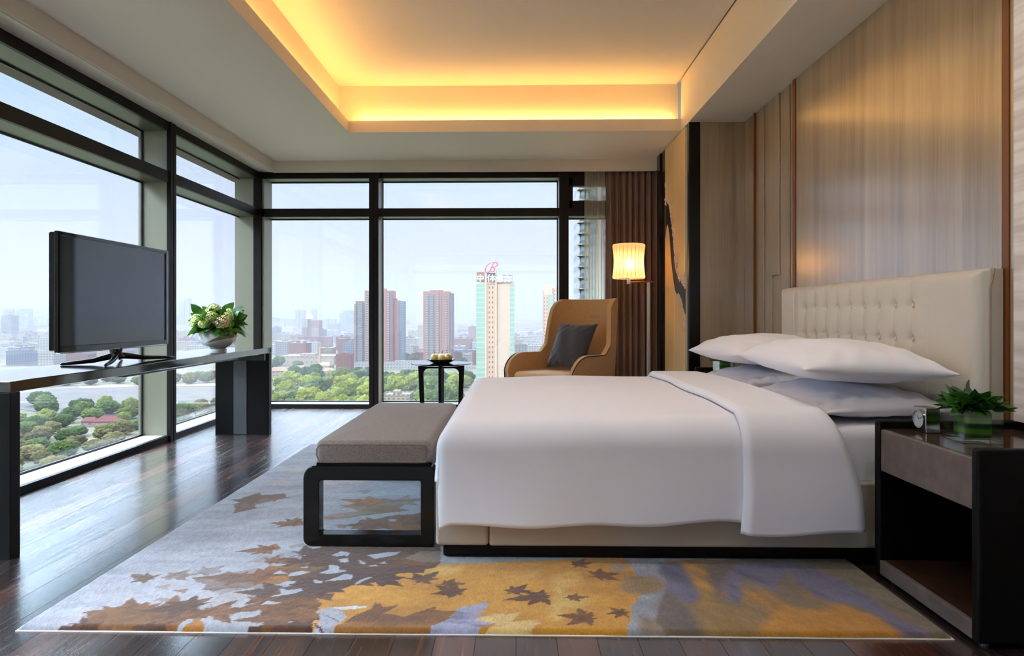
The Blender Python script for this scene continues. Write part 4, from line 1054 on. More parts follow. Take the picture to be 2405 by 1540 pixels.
# ================================================================ CITY OUTSIDE (real scale, ground 62 m below the room)
GZ = -62.0
def S2(r, g, b):
    c = S(r, g, b); return (c[0]*.72, c[1]*.72, c[2]*.72, 1.0)
from mathutils import noise as mnoise
def lp_(mb, name, mat, parent=None, loc=None, rz=0, **k):
    o = mb.build(name, mat, **k)
    if parent is not None: o.parent = parent
    if loc is not None: o.location = loc; o.rotation_euler = (0, 0, rz)
    return o
def facade(name, wall, win, pu=3.4, pv=3.1, wu=.5, wv=.5, roof=(170, 165, 160), rough=.8, dimf=.70):
    dim = lambda c: tuple(x*dimf for x in c)
    win = tuple(a*.6+b*.4 for a, b in zip(win, wall)); wall, win, roof = dim(wall), dim(win), dim(roof)
    t = NT(name); co = t.n('TexCoord'); sp = t.n('SeparateXYZ', Vector=(co, 'Object')); ge = t.n('NewGeometry'); sn = t.n('SeparateXYZ', Vector=(ge, 'Normal'))
    u = t.math('FRACT', t.math('DIVIDE', t.math('ADD', (sp, 'X'), (sp, 'Y')), pu)); v = t.math('FRACT', t.math('DIVIDE', (sp, 'Z'), pv))
    m = t.math('MULTIPLY', t.math('LESS_THAN', t.math('ABSOLUTE', t.math('SUBTRACT', u, .5)), wu/2), t.math('LESS_THAN', t.math('ABSOLUTE', t.math('SUBTRACT', v, .55)), wv/2))
    c = t.mix(m, S2(*wall), S2(*win))
    up = t.math('GREATER_THAN', (sn, 'Z'), .5)
    c2 = t.mix(up, c, S2(*roof))
    t.bsdf(Base_Color=c2, Roughness=rough, Specular_IOR_Level=.3); return t.m
W = {
 'white': facade('white_render', (226, 222, 214), (120, 126, 138)), 'cream': facade('cream_render', (224, 204, 172), (122, 112, 108)),
 'pink': facade('pink_render', (206, 160, 146), (112, 98, 102)), 'grey': facade('grey_render', (176, 176, 178), (92, 98, 112)),
 'blue': facade('blue_grey_render', (140, 152, 172), (84, 98, 122)), 'brick': facade('red_brick', (168, 96, 76), (94, 84, 86), roof=(190, 150, 138)),
 'brown': facade('brown_brick', (222, 142, 114), (150, 150, 150), 40, 3.0, .0, .0), 'brown_shade': facade('shaded_brown_brick', (176, 118, 104), (118, 108, 112), 4.2, 3.0, .45, .45),  # second brick is the first with side and recess shade put into its colour
 'balc': facade('white_balcony_bays', (214, 206, 192), (92, 82, 80), 200, 3.0, 2.0, .55), 'bluebay': facade('blue_glass_bays', (150, 176, 184), (92, 112, 124), 200, 3.0, 2.0, .5),
 'bluegrid': facade('blue_glass_grid', (110, 134, 160), (178, 198, 214), 3.2, 3.0, .6, .35),
 'peach': facade('peach_tile', (236, 204, 176), (228, 190, 160), 300, 3.5, 2.0, .9, dimf=.84), 'peachwin': facade('peach_tile_windows', (236, 198, 168), (70, 60, 60), 2.35, 3.5, .34, .42, dimf=.84),
 'peachone': facade('peach_tile_single_window', (238, 208, 182), (110, 88, 84), 40, 3.5, .045, .42, dimf=.84), 'peachpil': facade('peach_pilaster', (250, 214, 184), (250, 214, 184), 300, 3.5, 0, 0, dimf=.84),
 'peachdeep': facade('peach_roof_screen', (214, 164, 134), (214, 164, 134), 300, 3.5, 0, 0),
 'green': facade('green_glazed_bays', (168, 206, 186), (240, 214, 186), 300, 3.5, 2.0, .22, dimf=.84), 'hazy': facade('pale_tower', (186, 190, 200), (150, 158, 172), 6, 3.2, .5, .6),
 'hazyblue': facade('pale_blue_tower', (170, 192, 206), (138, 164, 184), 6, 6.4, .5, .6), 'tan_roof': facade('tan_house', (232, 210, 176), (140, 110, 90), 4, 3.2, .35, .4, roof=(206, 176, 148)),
 'shed': facade('shed', (226, 206, 182), (150, 120, 104), 6, 7, .3, .3, roof=(168, 158, 150)), 'redroof': facade('red_roofed_house', (214, 186, 178), (140, 110, 110), 4, 3.2, .35, .4, roof=(150, 72, 70)),
}
# ground, lake, road
t = NT('hazy_ground'); co = t.n('TexCoord')
n1 = t.n('TexNoise', Vector=(co, 'Object'), Scale=.012, Detail=5.0)
n2 = t.n('TexNoise', Vector=(co, 'Object'), Scale=.09, Detail=4.0)
ff = t.math('ADD', t.math('MULTIPLY', n1, .5), t.math('MULTIPLY', n2, .5))
t.bsdf(Base_Color=t.ramp(ff, [(.38, S2(66, 74, 44)), (.5, S2(98, 94, 70)), (.62, S2(128, 116, 98))]), Roughness=.95)
tag(MB().add([(-14000, -3000, GZ), (9000, -3000, GZ), (9000, 16000, GZ), (-14000, 16000, GZ)], [(0, 1, 2, 3)]).build('ground', t.m), kind='structure')
def gpoly(name, pts, z, mat):
    P = [onz(x, y, GZ) for x, y in pts]
    return tag(MB().add([(p.x, p.y, GZ+z) for p in P], [tuple(range(len(P)))]).build(name, mat), kind='structure')
M['water'] = plain('pond_water', S2(92, 85, 82), .5, noise=.25, nscale=.05, spec=.04)
M['sand'] = plain('sandy_bank', S2(170, 142, 112), .9, noise=.15, nscale=.1)
M['road'] = plain('asphalt', S2(112, 108, 108), .9)
lake_px = [(0, 930), (60, 921), (150, 912), (330, 908), (530, 908), (575, 930), (545, 985), (430, 1000), (330, 992), (210, 975), (120, 972), (40, 960), (0, 955)]
gpoly('lake', lake_px, .25, 'water')
gpoly('lake_bank', [(180, 909), (330, 903), (540, 902), (545, 907), (330, 907.5), (190, 912)], .30, 'sand')
gpoly('path', [(20, 998), (110, 996), (125, 1006), (20, 1014)], .3, 'sand')
gpoly('path_park', [(800, 925), (850, 918), (852, 924), (806, 934)], .3, 'sand')
gpoly('road', [(1085, 990), (1125, 880), (1168, 828), (1178, 828), (1178, 880), (1195, 990)], .3, 'road')

FOOT = []
def B(name, label, cat, px0, px1, ytop, d, dep, wall, group=None, rz=0, ybase=None, extra=True):
    a, b = at(px0, PY0, d), at(px1, PY0, d); z1 = at(0, ytop, d).z
    w = (b-a).length; c = (a+b)/2; h = z1-GZ
    mb = MB().box(-w/2, w/2, 0, dep, 0, h)
    o = lp_(mb, name, W[wall], loc=(c.x, c.y, GZ), rz=YAW+rz)
    if extra:
        lp_(MB().box(-w/2-.3, w/2+.3, -.3, .1, h-.2, h+1.1).box(-w/2-.3, w/2+.3, dep-.1, dep+.3, h-.2, h+1.1).box(-w/2-.3, -w/2+.1, 0, dep, h-.2, h+1.1).box(w/2-.1, w/2+.3, 0, dep, h-.2, h+1.1), 'parapet', W[wall], o)
        lp_(MB().box(-w*.16, w*.1, dep*.35, dep*.65, h, h+3), 'roof_house', W[wall], o)
    FOOT.append((c.x, c.y+dep/2, w/2+2, dep/2+2)); return tag(o, label, cat, group)
def tower(name, label, cat, d, px0, px1):
    a, b = at(px0, PY0, d), at(px1, PY0, d); c = (a+b)/2
    o = bpy.data.objects.new(name, None); C.objects.link(o); o.location = (c.x, c.y, GZ); o.rotation_euler = (0, 0, YAW)
    tag(o, label, cat)
    pc = (px0+px1)/2; FOOT.append((c.x, c.y+11, (b-a).length/2+3, 18))
    def seg(pn, x0, x1, ytop, wall, y0=0, dep=20, ybot=None):
        u0, u1 = (x0-pc)/FPX*d, (x1-pc)/FPX*d
        h = at(0, ytop, d).z-GZ; zb = 0 if ybot is None else at(0, ybot, d).z-GZ
        return lp_(MB().box(u0, u1, y0, y0+dep, zb, h), pn, W[wall] if isinstance(wall, str) else wall, o)
    return o, seg
# brown brick towers
o, g = tower('apartment_tower', 'broad stepped brown brick tower behind the mullion of the far window', 'building', 880, 830, 948)
g('wing', 830.5, 856.5, 713, 'brown', 3, 20); g('wing_top', 834, 856.5, 706.5, 'brown', 3, 20); g('glazed_bay', 839.5, 850, 709, 'bluebay', 2.0, 2); g('glazed_bay', 833, 834.5, 716, 'balc', 2.4, 2)
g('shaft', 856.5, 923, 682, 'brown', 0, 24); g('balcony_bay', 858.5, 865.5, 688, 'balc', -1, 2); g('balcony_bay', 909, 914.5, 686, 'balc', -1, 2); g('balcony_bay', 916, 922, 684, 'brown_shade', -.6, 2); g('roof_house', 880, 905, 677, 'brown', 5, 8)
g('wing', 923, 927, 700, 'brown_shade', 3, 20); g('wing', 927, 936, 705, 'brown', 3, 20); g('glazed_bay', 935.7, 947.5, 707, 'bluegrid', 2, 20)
o, g = tower('apartment_tower', 'brown brick tower standing alone between the far mullion and the cream tower', 'building', 850, 994, 1064)
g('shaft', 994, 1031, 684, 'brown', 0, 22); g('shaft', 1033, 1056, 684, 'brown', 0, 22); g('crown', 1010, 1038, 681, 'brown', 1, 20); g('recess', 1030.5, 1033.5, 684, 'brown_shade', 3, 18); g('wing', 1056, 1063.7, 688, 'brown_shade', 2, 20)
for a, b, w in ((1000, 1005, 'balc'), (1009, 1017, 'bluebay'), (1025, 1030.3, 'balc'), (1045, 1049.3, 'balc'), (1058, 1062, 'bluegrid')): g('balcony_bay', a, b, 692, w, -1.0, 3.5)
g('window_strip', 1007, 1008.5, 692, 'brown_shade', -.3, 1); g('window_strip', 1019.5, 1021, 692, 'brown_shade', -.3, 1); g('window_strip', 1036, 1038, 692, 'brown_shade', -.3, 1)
# cream tower with signs
DC = 480
o, g = tower('office_tower', 'cream tower with green glass bays and a red script letter on its roof', 'building', DC, 1118, 1208)
g('body', 1119, 1207, 666, 'peach', 1.2, 24)
g('green_bay', 1118.3, 1139, 667, 'green', 0, 6); g('pilaster', 1139, 1143, 664, 'peachpil', 0, 6); g('window_wall', 1143, 1163, 668, 'peachwin', .6, 4); g('pilaster', 1163, 1167, 660, 'peachpil', -.3, 6)
g('side_wall', 1167.6, 1198, 667, 'peachone', .3, 6); g('green_bay', 1198, 1208, 668, 'green', 0, 22); g('crown', 1119, 1137, 638, 'peachdeep', 3, 10); g('roof_house', 1143, 1163, 640, 'peachdeep', 4, 10); g('parapet', 1118, 1208, 662, 'peachpil', 1.0, .5, 667)
cross = plain('recessed_joint', S2(190, 140, 118), .8)
sgn = MB()
uu = lambda x: (x-1163)/FPX*DC
hz = lambda y: at(0, y, DC).z-GZ
M['sign_white'] = plain('white_sign', S2(250, 250, 250), .5); M['sign_red'] = plain('rose_red_sign', S2(226, 70, 104), .5); M['steel'] = plain('sign_steel', S2(120, 96, 84), .6)
def strokes(mb, x0, y0, x1, y1, L, th=.9):
    # character strokes given on a 0..1 grid, y down
    w, h_ = uu(x1)-uu(x0), hz(y0)-hz(y1)
    for (a, b, c, e) in L:
        A = Vector((uu(x0)+a*w, 0, hz(y0)-b*h_)); Bv = Vector((uu(x0)+c*w, 0, hz(y0)-e*h_)); dd = Bv-A; n = Vector((-dd.z, 0, dd.x)).normalized()*th/2; dd = dd.normalized()*th*.3
        q4 = [A-dd+n, Bv+dd+n, Bv+dd-n, A-dd-n]
        mb.prism([(p.x, p.z) for p in q4], lambda x, z, y: (x, y, z), -.5, .1)
zhong = [(.5, 0, .5, 1), (.1, .22, .9, .22), (.1, .62, .9, .62), (.1, .22, .1, .62), (.9, .22, .9, .62)]
ti = [(.28, 0, .08, .42), (.2, .28, .2, 1), (.36, .26, 1, .26), (.68, 0, .68, 1), (.66, .28, .38, .78), (.70, .28, 1, .78), (.52, .76, .84, .76)]
bei = [(.28, 0, .06, .42), (.18, .28, .18, 1), (.66, 0, .66, .12), (.38, .15, .98, .15), (.50, .2, .54, .38), (.84, .2, .78, .38), (.34, .42, 1, .42), (.44, .58, .92, .58), (.44, .96, .92, .96), (.44, .58, .44, .96), (.92, .58, .92, .96)]
li = [(.08, .3, .9, .3), (.9, .3, .82, .95), (.82, .95, .64, .88), (.48, 0, .46, .4), (.46, .4, .34, .75), (.34, .75, .08, 1)]
for nm, x0, x1, L, y0, y1 in (('z', 1120, 1136, zhong, 645, 661), ('t', 1144, 1163, ti, 645, 661), ('b', 1167, 1180, bei, 645.5, 662), ('l', 1184, 1199, li, 646, 662)):
    mb = MB(); strokes(mb, x0, y0, x1, y1, L, .62); c = lp_(mb, 'sign_character', 'sign_white', o); c.location = (0, -.2, 0)
mb = MB()
mb.box(uu(1144), uu(1203), .3, .45, hz(647)-.1, hz(647)+.1)
for y in (646, 654, 661): mb.box(uu(1168), uu(1203), .3, .45, hz(y)-.1, hz(y)+.1)
for x in range(1168, 1204, 5): mb.box(uu(x)-.08, uu(x)+.08, .3, .45, hz(662), hz(645))
for x in (1146, 1161, 1165.5): mb.box(uu(x)-.1, uu(x)+.1, .3, 3.7, hz(648), hz(634))
lp_(mb, 'sign_scaffold', 'steel', o)
# script B as a swept ribbon, thick and thin
def pxp(x, y): return Vector((uu(1080+x/7.7), 3.2, hz(590+y/7.7)))
def catmull(P, n=8):
    P = [P[0]]+P+[P[-1]]; out = []
    for i in range(1, len(P)-2):
        for k in range(n):
            t_ = k/n; a, b, c, d_ = P[i-1], P[i], P[i+1], P[i+2]
            out.append(.5*((2*b)+(c-a)*t_+(2*a-5*b+4*c-d_)*t_*t_+(-a+3*b-3*c+d_)*t_**3))
    return out+[P[-2]]
c1 = catmull([pxp(*p) for p in ((505, 385), (470, 372), (456, 335), (468, 285), (510, 232), (570, 202), (630, 194), (672, 204), (680, 228), (655, 256), (600, 278), (575, 284), (612, 290), (630, 312), (620, 345), (592, 362), (562, 356))])
c2 = catmull([pxp(*p) for p in ((612, 204), (590, 235), (566, 295), (545, 345), (520, 385))])
mb = MB()
mb.tube(c1, [.18+.34*abs(math.sin(i/len(c1)*PI*3.2)) for i in range(len(c1))], 6); mb.tube(c2, [.30+.25*math.sin(i/len(c2)*PI) for i in range(len(c2))], 6)
lp_(mb, 'script_letter', 'sign_red', o)
# slimmer towers to the right
o, g = tower('apartment_tower', 'slim pale tower with a green glazed column beside the right mullion', 'building', 640, 1277, 1312)
g('body', 1277.5, 1312, 678, 'pink', 1, 18); g('crown', 1277.5, 1298, 668, 'peachpil', .8, 10); g('green_bay', 1288.5, 1299.5, 690, 'green', 0, 3); g('shaft', 1300, 1312, 676, 'peachwin', .3, 12); g('shaft', 1278, 1288, 692, 'peachwin', .3, 4)
o, g = tower('apartment_tower', 'tall nearby apartment tower with ledges seen through the sheer curtain', 'building', 185, 1358, 1470)
g('body', 1362, 1470, 425, 'grey', .6, 16); g('crown', 1366, 1470, 420, 'white', 1.5, 10); g('glazed_bay', 1366, 1374, 440, 'bluebay', 0, 3); g('glazed_bay', 1384, 1400, 440, 'bluebay', .3, 3); g('pier', 1376, 1382, 428, 'cream', .2, 3); g('pier', 1404, 1412, 428, 'cream', .2, 3)
for k in range(18): g('ledge', 1357.5, 1384, 442+k*26, 'cream', -.6, 3, 445+k*26)
# pink tower with a domed top and podium
o, g = tower('office_tower', 'pinkish tower with white domed top rising from the hazy low city', 'building', 1345, 702, 776)
g('shaft', 709, 722, 749, 'pink', 0, 26); g('shaft', 722, 748, 752, 'pink', 3, 26); g('cream_top', 708.5, 722.5, 765, 'white', -1, 28, 769); g('cream_top', 708.5, 722.5, 748, 'white', -1, 10, 765); g('podium', 702, 776, 790, 'brick', -8, 30); g('striped_front', 731, 748, 769, 'cream', 1.5, 4, 790)
c0 = MB(); c0.lathe([(6.5, 0), (6.5, 4), (5.6, 7.5), (3.2, 10), (.8, 11), (.5, 16), (.1, 19)], 0, 0, 18); dm = lp_(c0, 'dome', plain('dome_white', S2(232, 228, 222), .6), o, smooth=40); dm.location = ((723.5-739)/FPX*1345, 12, at(0, 749, 1345).z-GZ)
# individually recognisable mid-distance buildings
B('warehouse', 'cream warehouse with a long grey roof behind the park trees', 'building', 645, 785, 838, 860, 60, 'shed', ybase=None)
B('brick_block', 'plain orange-red brick block at the foot of the broad brown tower', 'building', 789, 824, 834, 748, 16, 'brick', extra=True)
B('office_block', 'long pale three-storey row in front of the brown towers', 'building', 832, 1108, 853, 800, 12, 'white')
B('corner_block', 'white grid-fronted block standing left of the television above the console', 'building', 88, 126, 797, 800, 22, 'white')
B('office_block', 'grey office with rows of windows left of the white grid-fronted block', 'building', 14, 87, 826, 860, 24, 'blue')
B('office_tower', 'hazy grey office slab at the far left edge of the view', 'building', 3, 27, 742, 1700, 26, 'grey')
B('brick_row', 'low red brick row seen under the television screen', 'building', 135, 207, 833, 900, 18, 'brick')
B('brick_row', 'reddish low row beside the champagne mullion, above the console top', 'building', 278, 326, 828, 920, 18, 'pink')
B('apartment_block', 'cream mid-rise seen through the second window left of the flower bowl', 'building', 412, 441, 781, 1300, 24, 'cream')
B('apartment_block', 'dark-windowed block behind the brick block and warehouse', 'building', 806, 829, 806, 1000, 40, 'blue')
B('apartment_block', 'white low block under the shoulder of the lone brown tower', 'building', 948, 968, 812, 1000, 16, 'white')
B('apartment_block', 'small cream tower rising left of the lone brown tower', 'building', 981, 995, 766, 1500, 18, 'cream')
B('brick_row', 'dark red low block behind the round side table top', 'building', 966, 996, 832, 930, 16, 'brick')
B('pink_block', 'pink low tower just left of the cream sign tower', 'building', 1100, 1118, 768, 1300, 22, 'pink')
B('brick_row', 'dark red low block right of the lone brown tower', 'building', 1065, 1084, 830, 900, 16, 'brick')
B('office_block', 'small grey block between the cream sign tower and the slim pale tower', 'building', 1209, 1238, 812, 760, 16, 'grey')
B('apartment_block', 'long pink block below the slim pale tower', 'building', 1228, 1276, 806, 980, 16, 'pink')
B('pavilion', 'cream flat-roofed pavilion at the edge of the park below the far window', 'building', 898, 962, 929, 500, 22, 'cream')
mb = MB().lathe([(1.5, 0), (.9, 24), (1.1, 24.2), (1.1, 25)], 0, 0, 14); p = onz(751, 862, GZ)
tag(lp_(mb, 'chimney', plain('chimney_brick', S2(196, 152, 112), .8), loc=(p.x, p.y, GZ), smooth=40), 'slender brick chimney beside the warehouse', 'chimney')
def house(name, label, px, py, w, dp, h, rh, wall, rz=.3):
    p = onz(px, py, GZ); o = bpy.data.objects.new(name, None); C.objects.link(o); o.location = (p.x, p.y, GZ); o.rotation_euler = (0, 0, rz); tag(o, label, 'house'); FOOT.append((p.x, p.y, w/2+2, w/2+2))
    lp_(MB().box(-w/2, w/2, -dp/2, dp/2, 0, h), 'walls', W[wall], o)
    a, b = w/2+.6, dp/2+.6
    lp_(MB().add([(-a, -b, h), (a, -b, h), (a, b, h), (-a, b, h), (-a*.6, 0, h+rh), (a*.6, 0, h+rh)], [(0, 1, 5, 4), (1, 2, 5), (2, 3, 4, 5), (3, 0, 4), (3, 2, 1, 0)]), 'roof', W[wall], o)
house('villa', 'tan-roofed villa among trees at the edge of the park, nearest the console leg', 655, 884, 17, 10, 6, 4, 'tan_roof')
house('villa', 'tan-roofed villa right of the brick chimney', 765, 870, 16, 10, 6, 4, 'tan_roof', -.3)
house('villa', 'small pale villa below the chimney, in front of the villa beside it', 773, 882, 12, 9, 5, 3, 'tan_roof', .2)
house('villa', 'pale villa between the warehouse and the park trees', 705, 876, 14, 9, 5, 3.5, 'tan_roof', .5)
house('cottage', 'red-roofed cottage among the lakeside trees beside the champagne mullion', 255, 1004, 11, 7, 4, 2.6, 'redroof', .2)
house('cottage', 'smaller red-roofed cottage left of the other lakeside cottage', 212, 1000, 7, 6, 3, 2.2, 'redroof', .2)

# hazy skyline towers
i = 0
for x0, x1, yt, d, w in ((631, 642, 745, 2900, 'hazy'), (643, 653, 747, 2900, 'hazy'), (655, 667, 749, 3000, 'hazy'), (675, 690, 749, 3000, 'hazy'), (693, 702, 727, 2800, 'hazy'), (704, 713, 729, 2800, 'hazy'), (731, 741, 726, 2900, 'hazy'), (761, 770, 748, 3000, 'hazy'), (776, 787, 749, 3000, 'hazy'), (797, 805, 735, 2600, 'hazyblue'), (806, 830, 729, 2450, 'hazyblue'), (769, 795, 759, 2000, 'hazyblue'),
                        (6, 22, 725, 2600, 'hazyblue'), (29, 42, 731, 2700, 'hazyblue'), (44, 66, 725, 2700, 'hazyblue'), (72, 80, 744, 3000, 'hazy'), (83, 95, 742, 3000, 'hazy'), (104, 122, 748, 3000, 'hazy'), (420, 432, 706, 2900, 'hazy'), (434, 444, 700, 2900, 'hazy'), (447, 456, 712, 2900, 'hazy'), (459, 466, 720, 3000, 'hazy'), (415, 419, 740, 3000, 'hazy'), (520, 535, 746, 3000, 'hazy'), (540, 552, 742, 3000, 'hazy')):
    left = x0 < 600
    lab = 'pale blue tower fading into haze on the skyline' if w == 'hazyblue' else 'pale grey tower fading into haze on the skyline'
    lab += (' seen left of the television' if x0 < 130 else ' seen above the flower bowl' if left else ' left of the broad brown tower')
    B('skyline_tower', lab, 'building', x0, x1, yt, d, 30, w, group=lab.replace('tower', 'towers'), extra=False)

# low-rise carpet: the nearest as things, the rest as one mass
names = {'white': 'white', 'cream': 'cream', 'pink': 'pinkish', 'grey': 'grey', 'blue': 'blue-grey', 'brick': 'red brick'}
q = random.Random(99); near = []; d = 880.0
masses = MB(); mcol = []
palette = [S2(190, 184, 178), S2(186, 170, 148), S2(170, 138, 128), S2(150, 150, 154), S2(134, 138, 150), S2(154, 108, 94), S2(172, 166, 162)]
while d < 7200:
    step = 56 if d < 1750 else 62+(d-1750)*.022
    x = -.80*d
    while x < .20*d:
        X = x+q.uniform(-9, 9)*step/56; Y = d+q.uniform(-12, 12)*step/56
        w, dp = q.uniform(24, 44)*step/58, q.uniform(13, 19); h = q.choice([9, 12, 15, 18, 18, 21, 24]) + (q.random() < .05)*18
        rz = q.choice([0, 0, .2, -.25, PI/2]) 
        if q.random() < .86 and all(abs(X-a) > ww+(w if d < 1750 else w*1.25)*.62 or abs(Y-b) > hh+(w if d < 1750 else w*1.25)*.62 for a, b, ww, hh in FOOT):
            l_ = X*cY+Y*sY; px = PX0+FPX*l_/Y
            if d < 1750 and -20 < px < 1350 and not (px > 1110 and px < 1212 and Y < 700):
                near.append((X, Y, w, dp, h, rz))
            elif d >= 1750:
                c_, s_ = math.cos(rz), math.sin(rz)
                vs = [(X+(a*w/2)*c_-(b*dp/2)*s_, Y+(a*w/2)*s_+(b*dp/2)*c_, GZ+k*h) for a in (-1, 1) for b in (-1, 1) for k in (0, 1)]
                masses.add(vs, [(0,1,3,2), (4,6,7,5), (0,4,5,1), (2,3,7,6), (1,5,7,3)]); mcol.append(q.choice(palette))
        x += step
    d += step*1.05
near.sort(key=lambda r: r[1]); rest = near[270:]; near = near[:270]
for X, Y, w, dp, h, rz in rest:
    masses.add([(X+a*w/2, Y+b*dp/2, GZ+k*h) for a in (-1, 1) for b in (-1, 1) for k in (0, 1)], [(0,1,3,2), (4,6,7,5), (0,4,5,1), (2,3,7,6), (1,5,7,3)]); mcol.append(q.choice(palette))
for X, Y, w, dp, h, rz in near:
    FOOT.append((X, Y, (w/2 if abs(rz) < 1 else dp/2)+3, (dp/2+4 if abs(rz) < 1 else w/2)+3))
    k = q.choice(['white', 'white', 'cream', 'cream', 'pink', 'grey', 'blue', 'brick', 'white'])
    mb = MB().box(-w/2, w/2, -dp/2, dp/2, 0, h).box(-w/2-.25, w/2+.25, -dp/2-.25, dp/2+.25, h-.5, h+.8).box(-w*.2, -w*.05, -2.5, 2.5, h+.8, h+3.4).box(w*.2, w*.33, -2.2, 2.2, h+.8, h+3)
    o = lp_(mb, 'city_block', W[k], loc=(X, Y, GZ), rz=rz)
    side = 'behind the television and flower bowl' if X < -.33*Y else 'beyond the park, seen through the far window'
    tag(o, '%s flat-roofed low city block %s' % (names[k], side), 'building', '%s low blocks %s' % (names[k], side))
me_o = masses.build('distant_low_city', plain('tmp', (1, 1, 1, 1)))
cl = me_o.data.color_attributes.new('tone', 'FLOAT_COLOR', 'CORNER')
arr = np.repeat(np.array(mcol, np.float32), 20, axis=0)
cl.data.foreach_set('color', arr.ravel())
t = NT('distant_city_render'); at_ = t.n('Attribute', p_attribute_name='tone'); co = t.n('TexCoord'); sp = t.n('SeparateXYZ', Vector=(co, 'Object'))
v = t.math('FRACT', t.math('DIVIDE', (sp, 'Z'), 3.1)); u = t.math('FRACT', t.math('DIVIDE', t.math('ADD', (sp, 'X'), (sp, 'Y')), 5.0))
m_ = t.math('MULTIPLY', t.math('LESS_THAN', v, .5), t.math('LESS_THAN', u, .6))
t.bsdf(Base_Color=t.mix(t.math('MULTIPLY', m_, .35), (at_, 'Color'), S2(110, 114, 126)), Roughness=.85)
me_o.data.materials.clear(); me_o.data.materials.append(t.m)
tag(me_o, 'hazy carpet of far low buildings stretching to the skyline', 'city', kind='stuff')

# trees
def crown(seed, squat):
    bm = bmesh.new(); bmesh.ops.create_icosphere(bm, subdivisions=5, radius=1.0)
    off = Vector((seed*7.3, seed*3.1, seed*5.7))
    for v in bm.verts:
        p = v.co.copy()
        k = 1+.30*mnoise.noise(p*1.3+off)+.20*mnoise.noise(p*2.9+off)+.15*mnoise.noise(p*6.0+off)+.13*mnoise.noise(p*13+off)+.09*mnoise.noise(p*27+off)
        k = min(k, 1.42)
        v.co = Vector((p.x*k*.80, p.y*k*.80, 0)); z = p.z*k*.8
        v.co.z = .5*squat*(z+.92) if z > -.5 else .5*squat*.42*max(0, (z+1.15))/.65
        if z < -.55: f = .55+.45*max(0, (z+.9)/.35); v.co.x *= f; v.co.y *= f
    me = bpy.data.meshes.new('tree_crown'); bm.to_mesh(me); bm.free()
    zmin = min(v.co.z for v in me.vertices)
    for v in me.vertices: v.co.z -= zmin
    me.polygons.foreach_set('use_smooth', [True]*len(me.polygons)); return me
def foliage(name, a, b, c):
    t = NT(name); co = t.n('TexCoord'); oi = t.n('ObjectInfo')
    n1 = t.n('TexNoise', Vector=(co, 'Object'), Scale=5.0, Detail=6.0, Roughness=.8); n2 = t.n('TexVoronoi', Vector=(co, 'Object'), Scale=16.0)
    f = t.math('ADD', t.math('MULTIPLY', n1, .8), t.math('MULTIPLY', (oi, 'Random'), .2))
    t.bsdf(Base_Color=t.ramp(f, [(.38, a), (.52, b), (.66, c)]), Roughness=.85, Specular_IOR_Level=.1, Normal=t.n('Bump', Strength=1.0, Distance=.25, Height=t.math('ADD', n1, (n2, 'Distance')))); return t.m
FM = [foliage('willow_green', S2(58, 72, 22), S2(104, 114, 36), S2(138, 142, 54)), foliage('mid_green', S2(38, 60, 24), S2(70, 92, 38), S2(104, 118, 52)), foliage('dark_green', S2(32, 50, 30), S2(52, 72, 40), S2(76, 92, 52)), foliage('olive_scrub', S2(64, 60, 34), S2(96, 92, 52), S2(122, 112, 68))]
CR = {}
for m_i in range(4):
    for k in range(3):
        me = crown(m_i*3+k+1, 1.0); me.materials.append(FM[m_i]); CR[m_i, k] = me
proto = None; q = random.Random(17); ntree = 0; spots = []
def tree(X, Y, r, h, kind, label, group):
    global proto, ntree
    if any(abs(X-a) < ww+r and abs(Y-b) < hh+r for a, b, ww, hh in FOOT): return
    if any((X-a)**2+(Y-b)**2 < (r+c)**2*1.16 for a, b, c in spots): return
    spots.append((X, Y, r)); ntree += 1
    o = bpy.data.objects.new('park_tree', CR[kind, q.randrange(3)]); C.objects.link(o)
    o.location = (X, Y, GZ); o.scale = (r*1.05, r*1.05, h*1.05); o.rotation_euler = (0, 0, q.uniform(0, 6))
    tag(o, label, 'tree', group)
def insidepx(poly, px, py):
    c = False; n = len(poly)
    for i in range(n):
        x1, y1 = poly[i]; x2, y2 = poly[(i+1) % n]
        if (y1 > py) != (y2 > py) and px < (x2-x1)*(py-y1)/(y2-y1)+x1: c = not c
    return c
def px_of(X, Y):
    d = cY*Y-sY*X; return PX0+FPX*(cY*X+sY*Y)/d, PY0+FPX*(EYE-GZ)/d
KN = ['yellow-green', 'mid-green', 'dark green', 'olive']
def plant(poly, sx, sy, rmin, rmax, hk, kinds, where, avoid=()):
    P = [onz(x, y, GZ) for x, y in poly]; x0, x1 = min(p.x for p in P), max(p.x for p in P); y0, y1 = min(p.y for p in P), max(p.y for p in P)
    y = y0; row = 0
    while y < y1:
        x = x0+(row % 2)*sx/2
        while x < x1:
            X, Y = x+q.uniform(-.3, .3)*sx, y+q.uniform(-.3, .3)*sy; a, b = px_of(X, Y)
            if insidepx(poly, a, b) and not any(insidepx(v_, a, b) for v_ in avoid):
                r = q.uniform(rmin, rmax); k = kinds(a, b)
                tree(X, Y, r, r*q.uniform(*hk), k, '%s bushy tree %s' % (KN[k], where), '%s trees %s' % (KN[k], where))
            x += sx
        y += sy; row += 1
road_px = [(1060, 1000), (1108, 875), (1165, 825), (1180, 825), (1180, 900), (1200, 1000)]
plant([(560, 985), (600, 900), (790, 893), (905, 893), (1100, 893), (1110, 920), (1085, 990)], 8, 9, 6.6, 9.6, (1.35, 1.8), lambda a, b: (q.choice([0, 0, 1, 0]) if b > 905 else q.choice([1, 2, 2, 0])), 'in the park below the far window', [road_px, [(875, 935), (985, 935), (985, 990), (875, 990)]])
isl = [(0, 962), (60, 938), (110, 925), (160, 935), (200, 950), (330, 945), (330, 985), (200, 1000), (100, 1000), (0, 990)]
